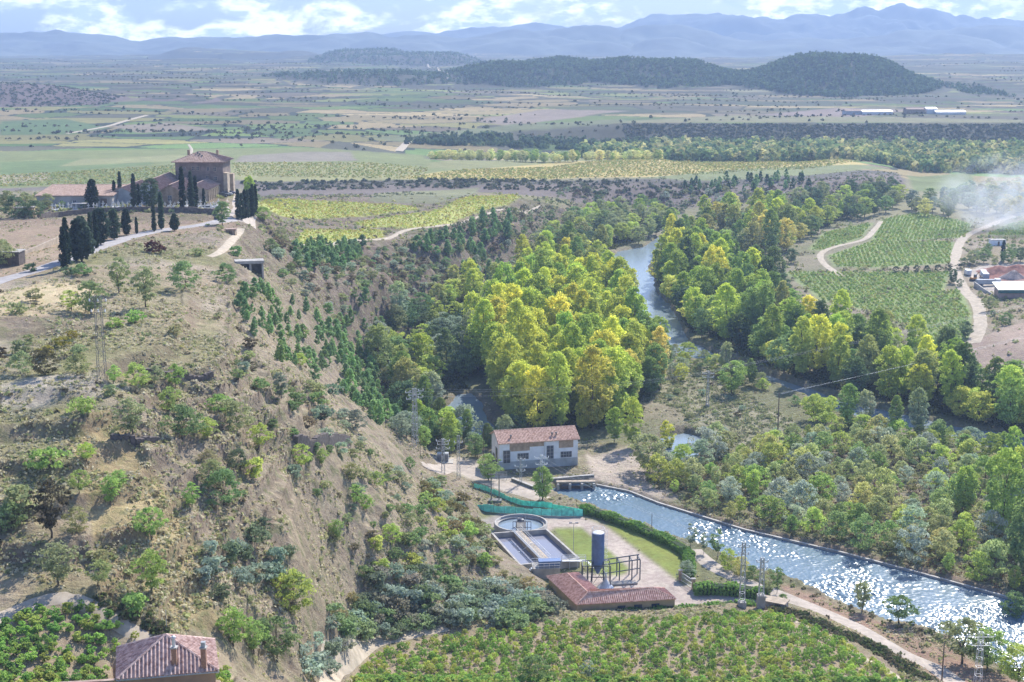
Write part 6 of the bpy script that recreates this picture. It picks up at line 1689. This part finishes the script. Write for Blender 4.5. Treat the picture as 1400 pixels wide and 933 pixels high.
# porch roof in front
pc = empty('porch', (X(112, 288), Yv(289), ZP)); tag(pc, 'small open porch with flat pale roof in front of the warehouse', 'porch')
MB().box(-2, 2, -1.2, 1.2, 2.3, 2.45).build('roof', CONC, pc)
for x in (-1.8, 1.8):
    for y in (-1, 1): MB().bar((x, y, -.3), (x, y, 2.3), .08).build('post', CONCD, pc)
gw = GP([(52,298),(80,297),(110,293),(140,291),(220,290),(288,292),(299,301)])
rw = random.Random(4)
c = smooth_path(gw, 3); e = empty('graveyard_wall', (c[0][0], c[0][1], 50)); tag(e, 'long dark stone wall in front of the graveyard', 'wall')
m = MB()
for i in range(len(c) - 1):
    a, b = c[i] - c[0], c[i + 1] - c[0]; d = (b - a) / np.linalg.norm(b - a); n_ = np.array([-d[1], d[0]]) * .25; z = hz(*c[i]) - 50
    m.prism([tuple(a - n_), tuple(b - n_ + d * .01), tuple(b + n_), tuple(a + n_)], z - 1.5, z + 1.5 + rw.uniform(-.05, .05))
m.build('masonry', mat('dark_stone_wall', (.17, .14, .115), .95, .3, 1.5, .5), e)
wallrun('roadside_wall', None, 0, 50.5, 54.3, .35, STONE2, 'low pale wall between road and stubble field', 'wall', world=GP([(22,353),(45,345),(82,332)]))
# graves
GRV = mat('white_marble', (.62, .61, .58), .6, .1, 2)
rg = random.Random(8); gi = []
for r_i, v in enumerate((288.3, 285.6, 283.2)):
    u = 70 + r_i * 3
    while u < 298:
        if not (108 < u < 118 or 196 < u < 214) and rg.random() > .18:
            x, y = at(u, v + rg.uniform(-.4, .4), ZP)[:2]
            e = empty('grave', (x, y, ZP), rg.uniform(-.1, .1)); e.scale = (rg.uniform(.85, 1.25),) * 3
            gi.append(dict(o=e, u=u, v=v, col=(1, 1, 1)))
        u += rg.uniform(4.4, 7.5)
gA = MB().box(-.5, .5, -1.0, 1.0, -.3, .45).build('slab', GRV, gi[0]['o']); gB = MB().box(-.09, .09, .78, .92, .453, 1.9).box(-.4, .4, .8, .9, 1.2, 1.4).build('cross', GRV, gi[0]['o'])
for g in gi[1:]:
    for s in (gA, gB):
        k = s.copy(); C.objects.link(k); k.parent = g['o']
for r_i, v in enumerate((288.3, 285.6, 283.2)):
    rr_ = sorted([g for g in gi if g['v'] == v], key=lambda g: g['u'])
    for i, g in enumerate(rr_): tag(g['o'], f"white grave with cross in the {['front','middle','back'][r_i]} row of the graveyard, {ordn(i)} from left", 'grave', 'graves of the graveyard')
# huts
def hut(px, v, wd, dp, h, label, wm, name='hut', roof=CONC, rz=0, zz=None):
    p = G(px, v); e = empty(name, (p[0], p[1], hz(p[0], p[1]) if zz is None else zz), rz); tag(e, label, 'hut')
    MB().box(-wd/2, wd/2, 0, dp, -1.5, h).build('wall', wm, e); MB().box(-wd/2 - .2, wd/2 + .2, -.2, dp + .2, h + .003, h + .2).build('roof', roof, e)
    MB().box(-.4, .5, -.05, 0, 0, h * .75).build('door', RUST, e); return e
hut(33, 297, 4.6, 3, 2.6, 'small cream hut with flat roof left of the graveyard', CREAM)
hut(13, 364, 4.2, 4, 2.9, 'dark stone hut with pale flat roof at the left edge', mat('dark_rubble', (.12, .10, .09), .95, .3, 2, .4))
hut(315, 320, 2.6, 2.2, 1.1, 'tiny stone shed below the road bend', STONE, roof=TERRC)
bk_ = G(343, 372); e = empty('bunker', (bk_[0], bk_[1], hz(*bk_[:2]) - .3), .25); tag(e, 'half buried concrete shelter with dark opening on the slope', 'shelter')
MB().box(-3.6, 3.2, 0, 3.5, 2.2, 2.9).build('roof', CONC, e)
MB().box(-3.4, -2.6, .2, 3.4, -2, 2.197).box(-.3, .2, .2, 3.4, -2, 2.197).box(2.6, 3.0, .2, 3.4, -2, 2.197).build('pillar', CONC, e); MB().box(-2.6, 2.6, 3.0, 3.3, -2, 2.197).build('back_wall', CONCD, e)
# old stone terrace walls
def rubble_wall(px, h, label, seed):
    c = smooth_path(GP(px), .6); e = empty('terrace_wall', (c[0][0], c[0][1], hz(*c[0]))); tag(e, label, 'wall'); rs = random.Random(seed)
    m = MB()
    for i in range(len(c) - 1):
        a, b = c[i] - c[0], c[i + 1] - c[0]; d = (b - a) / np.linalg.norm(b - a); n_ = np.array([-d[1], d[0]]) * .45; z = hz(*c[i]) - e.location.z
        m.prism([tuple(a - n_), tuple(b - n_ + d * .01), tuple(b + n_), tuple(a + n_)], z - 1.5, z + h + rs.uniform(-.06, .06))
    m.build('masonry', mat('dark_rubble', (.12, .10, .09), .95, .3, 2, .4), e)
rubble_wall([(404,607),(435,608),(476,606)], 1.3, 'dark rubble terrace wall on the slope above the station', 1)
rubble_wall([(152,600),(185,606),(215,604)], .6, 'dark dry stone bank wall in the middle of the left hillside', 2)
rubble_wall([(190,506),(240,508),(290,512)], .5, 'low dark dry stone bank right of the lattice mast', 3)

# ---- vehicles
TYRE = mat('tyre_rubber', (.03, .03, .03), .8, .1, 3)
def wheel(e, x, y, r, w):
    o = MB().bar((x, y - w/2, r), (x, y + w/2, r), r, 14).build('wheel', TYRE, e); MB().bar((x, y - w/2 - .01, r), (x, y + w/2 + .01, r), r * .5, 10).build('rim', PALE, o)
def car(x, y, z, rz, col, label):
    e = empty('parked_car', (x, y, z), rz); tag(e, label, 'car'); pm_ = mat('car_paint_' + '%02d%02d%02d' % tuple(int(c * 99) for c in col), col, .3, .02, 1, spec=.6)
    sd2 = [(-2.1,.35),(2.1,.35),(2.15,.7),(1.9,.9),(1.1,.98),(-1.7,.98),(-2.1,.85)]
    m = MB(); vs = [(a, -.85, b) for a, b in sd2] + [(a, .85, b) for a, b in sd2]; n = len(sd2)
    m.add(vs, [tuple(range(n)), tuple(range(2*n-1, n-1, -1))] + [(i, n+i, n+(i+1)%n, (i+1)%n) for i in range(n)]); m.build('body', pm_, e)
    cb = [(-1.6,.983),(1.0,.983),(.35,1.42),(-1.2,1.42)]; m = MB(); vs = [(a, -.74, b) for a, b in cb] + [(a, .74, b) for a, b in cb]
    m.add(vs, [(0,1,2,3),(7,6,5,4)] + [(i, 4+i, 4+(i+1)%4, (i+1)%4) for i in range(4)]); m.build('windows', GLASS, e)
    MB().box(-1.15, .3, -.7, .7, 1.423, 1.46).build('roof_panel', pm_, e)
    for a in (-1.3, 1.3):
        for b in (-.8, .8): wheel(e, a, b, .32, .2)
    for b in (-.6, .6): MB().box(2.12, 2.18, b - .15, b + .15, .6, .75).build('headlight', PALE, e)
for (u, v, rz, col, l) in ((304,269.5,.2,(.08,.09,.11),'dark grey car parked by the tower, nearest the camera'),(309,267.8,.2,(.45,.46,.48),'silver car parked between the dark ones by the tower'),(313,266.3,.2,(.05,.06,.12),'dark blue car parked by the tower, furthest back'),
    (285,286.8,.4,(.5,.5,.52),'pale car parked at the right end of the graveyard')):
    p = at(u, v, ZP); car(p[0], p[1], hz(p[0], p[1]) + .08, rz, col, l)
def truck(x, y, z, rz, load, label, name='truck'):
    e = empty(name, (x, y, z), rz); tag(e, label, 'truck')
    MB().box(3.0, 4.9, -1.15, 1.15, .7, 2.9).build('cab', PALE, e); MB().box(4.903, 4.94, -1.0, 1.0, 1.7, 2.6).build('windscreen', GLASS, e)
    MB().box(-4.5, 3.0, -.5, .5, .6, .9).build('chassis', CONCD, e)
    MB().box(-4.5, 2.8, -1.2, 1.2, .92, 2.6).build('load_box', load, e)
    for a in (-3.7, -2.5, 3.7):
        for b in (-1, 1): wheel(e, a, b, .5, .3)
GZ = lambda u, v: (lambda p: (p[0], p[1], hz(p[0], p[1])))(G(u, v))
p = GZ(1350, 391); truck(*p, .0, GREYW, 'grey lorry parked in the yard beside the green roof')
p = GZ(1346, 381); truck(*p, 1.4, mat('trailer_blue_grey', (.30, .35, .42), .5, .1, 1), 'blue grey trailer lorry parked nose away in the yard')
p = GZ(1323, 376); e = empty('van', p, 1.5); tag(e, 'small white van at the yard entrance beside the track', 'van')
MB().box(-2.3, 1.6, -1, 1, .4, 2.3).box(1.6, 2.4, -1, 1, .4, 1.4).build('body', PALE, e); MB().add([(1.61,-.9,2.2),(1.61,.9,2.2),(2.2,.9,1.42),(2.2,-.9,1.42)], [(0,1,2,3)]).build('windscreen', GLASS, e)
for a in (-1.5, 1.5):
    for b in (-.9, .9): wheel(e, a, b, .36, .22)
p = GZ(1331, 384); e = empty('digger', p, .4); tag(e, 'small orange digger between the van and the lorries', 'digger')
YM = mat('machine_orange', (.5, .24, .06), .5, .1, 2)
MB().box(-1.3, 1.3, -1.1, -.6, 0, .7).box(-1.3, 1.3, .6, 1.1, 0, .7).build('tracks', TYRE, e); MB().box(-1.3, .9, -.9, .9, .72, 1.5).build('body', YM, e); MB().box(-.1, .9, -.8, 0, 1.503, 2.6).build('cab', GLASS, e)
MB().bar((.9, .4, 1.2), (2.6, .4, 3.2), .16).bar((2.6, .4, 3.2), (3.8, .4, 1.2), .13).build('arm', YM, e)
gb = GZ(1366, 409); e = empty('green_roofed_shed', gb, 0); tag(e, 'long shed with green and white sheet roof at the right edge', 'shed')
MB().box(0, 26, 0, 6, -1, 3.6).build('wall', mat('pink_render', (.42, .30, .26), .9, .15, .5), e)
MB().slab([(-.8,-.8,3.6),(26.8,-.8,3.6),(26.8,6.8,5.4),(-.8,6.8,5.4)], .25).build('roof', mat('pale_green_sheet', (.42, .50, .47), .5, .08, .5), e)
MB().box(-.8, 26.8, -.9, -.803, 2.3, 3.62).build('fascia', mat('dark_green_sheet', (.03, .12, .11), .5, .1, .5), e)
p = GZ(1340, 398); wallrun('yard_wall', None, 0, p[2] - 1, p[2] + 1.6, .4, CONC, 'curved pale wall at the lower side of the yard', 'wall', world=GP([(1332,392),(1345,399),(1356,404),(1364,408)]))
RED = mat('red_earth', (.26, .12, .09), .95, .25, .7, .5); GRV2 = mat('grey_gravel', (.25, .21, .2), .95, .2, 1, .5)
def heap(u, v, r, h, m_, label, seed, sx=1.0):
    p = GZ(u, v); rs = np.random.RandomState(seed); n = 26; V_ = [(0, 0, h)]; F_ = []
    for j, k in enumerate((.25, .5, .75, 1.0, 1.15)):
        for i in range(n):
            a = 6.2832 * i / n; rr = r * k * (1 + .15 * math.sin(3 * a + seed) + .06 * rs.randn()); V_.append((rr * math.cos(a) * sx, rr * math.sin(a), max(-.6, h * (1 - k) * (1 + .1 * rs.randn()) - (.5 if k > 1 else 0))))
    for i in range(n): F_.append((0, 1 + i, 1 + (i + 1) % n))
    for j in range(4):
        for i in range(n): a = 1 + j * n + i; b = 1 + j * n + (i + 1) % n; F_.append((a, a + n, b + n, b))
    o = MB().add(V_, F_).build('earth_heap', m_, None, True, p); tag(o, label, 'heap')
heap(1386, 381, 5, 3.6, GRV2, 'conical dark grey gravel heap in the yard', 1)
heap(1365, 372, 6, 2.8, RED, 'left red earth heap at the back of the yard', 2, 1.6); heap(1392, 371, 7, 3, RED, 'right red earth heap at the back of the yard', 3, 1.7)
hut(1365, 336, 7, 4, 2.6, 'white hut among dark trees beyond the yard', WHITE, name='white_hut')
it = []
for i, (u, v) in enumerate(((1225,373),(1239,373),(1253,372.5),(1267,372),(1282,371),(1297,370),(1312,369))):
    p = GZ(u, v); r = plant('willow', 'olive_tree', p[0], p[1], .55, (.07, .10, .055)); it.append(r)
rank_label(it, 'round olive tree', 'tree', 'in the row between the right vineyards', 'olive row in the vineyards', 10)
it = [plant('broad' if k % 3 else 'willow', 'yard_tree', *GZ(u, v)[:2], s, c) for k, (u, v, s, c) in enumerate(((1318,362,.6,DGR),(1330,362,.55,OLV),(1345,360,.6,GRN),(1360,361,.5,OLV),(1378,360,.6,GRN),(1395,358,.6,DGR),(1335,350,.5,SIL),(1350,347,.45,GRN),(1385,350,.5,GRN),(1312,392,.55,DGR),(1303,388,.5,DGR),(1352,425,.5,OLV),(1357,432,.4,GRN),(1375,445,.42,GRN),(1320,462,.5,DGR),(1340,405,.4,OLV)))]
rank_label(it, 'tree', 'tree', 'around the works yard at the right', 'trees around the yard', 8)
p = GZ(1371, 357); r = plant('cypress', 'cypress_tree', p[0], p[1], .95, CYP); tag(r['o'], 'lone dark cypress behind the works yard', 'cypress')
# far white sheds
for i, (u, v, w2, h2, l) in enumerate(((1167,157,18,4,'leftmost grey shed on the far plain right of the wooded hill'),(1200,157,34,3.2,'long white greenhouse on the far plain, left of a brown barn'),(1252,156,20,5,'brown gabled barn on the far plain between two white sheds'),(1274,156,12,5.5,'white block beside the brown barn on the far plain'),(1300,157,34,3,'long white greenhouse at the right of the far sheds'))):
    p = GZ(u, v); e = empty('far_shed', p, .1); tag(e, l, 'shed'); wm = (GREYW, PALE, STONE, PALE, PALE)[i]
    MB().box(-w2/2, w2/2, 0, 12, -2, h2).build('wall', wm, e); hip_roof(e, -w2/2, w2/2, 0, 12, h2, 1.6, .3, (TERRC, PALE, TERRC, PALE, PALE)[i], 3, .1, 'x', False)
wallrun('river_gleam', None, 0, 4, 8.5, 2.5, CONC, 'pale straight strip standing in for the river shining below the far escarpment', 'wall', world=[(xs(1115,1340),1352),(xs(1200,1340),1346),(xs(1300,1340),1338),(xs(1400,1340),1332)])  # added pale strip, built as a wall, in place of the bright river glimpse

# ---- smoke
sm_ = bpy.data.materials.new('smoke'); sm_.use_nodes = True; t = sm_.node_tree; t.nodes.clear()
o_ = t.nodes.new('ShaderNodeOutputMaterial'); v_ = t.nodes.new('ShaderNodeVolumePrincipled'); v_.inputs['Color'].default_value = (.86, .89, .95, 1)
v_.inputs['Density Attribute'].default_value = ''; v_.inputs['Anisotropy'].default_value = .3
tc_ = t.nodes.new('ShaderNodeTexCoord'); n_ = t.nodes.new('ShaderNodeTexNoise'); n_.inputs['Scale'].default_value = .055; n_.inputs['Detail'].default_value = 5; n_.inputs['Roughness'].default_value = .6
n_.inputs['Distortion'].default_value = .6
t.links.new(tc_.outputs['Object'], n_.inputs['Vector']); r_ = t.nodes.new('ShaderNodeMapRange'); r_.inputs['From Min'].default_value = .44; r_.inputs['From Max'].default_value = .75; r_.inputs['To Max'].default_value = .14
# fade towards the skin of the plume
g_ = t.nodes.new('ShaderNodeTexGradient'); g_.gradient_type = 'SPHERICAL'; mp_ = t.nodes.new('ShaderNodeMapping')
t.links.new(tc_.outputs['Object'], mp_.inputs['Vector']); t.links.new(mp_.outputs[0], g_.inputs['Vector'])
mu_ = t.nodes.new('ShaderNodeMath'); mu_.operation = 'MULTIPLY'; t.links.new(n_.outputs['Fac'], r_.inputs['Value']); t.links.new(r_.outputs[0], mu_.inputs[0]); t.links.new(g_.outputs['Fac'], mu_.inputs[1])
t.links.new(mu_.outputs[0], v_.inputs['Density']); t.links.new(v_.outputs[0], o_.inputs['Volume'])
sb = GZ(1345, 318); RX, RY, RZ = 46, 28, 28
mp_.inputs['Scale'].default_value = (1 / RX, 1 / RY, 1 / RZ)
m = MB(); prf = [(math.sin(math.pi * k / 12), -math.cos(math.pi * k / 12)) for k in range(1, 12)]
m.lathe([(r * 1.0, z) for r, z in prf], 0, 0, 24)
m.v = [(x * RX, y * RY, z * RZ) for x, y, z in m.v]
so_ = m.build('smoke', sm_, None, False, (sb[0] + 20, sb[1] + 14, sb[2] + 15)); tag(so_, kind='stuff'); so_['label'] = 'pale drifting smoke over the right vineyards'
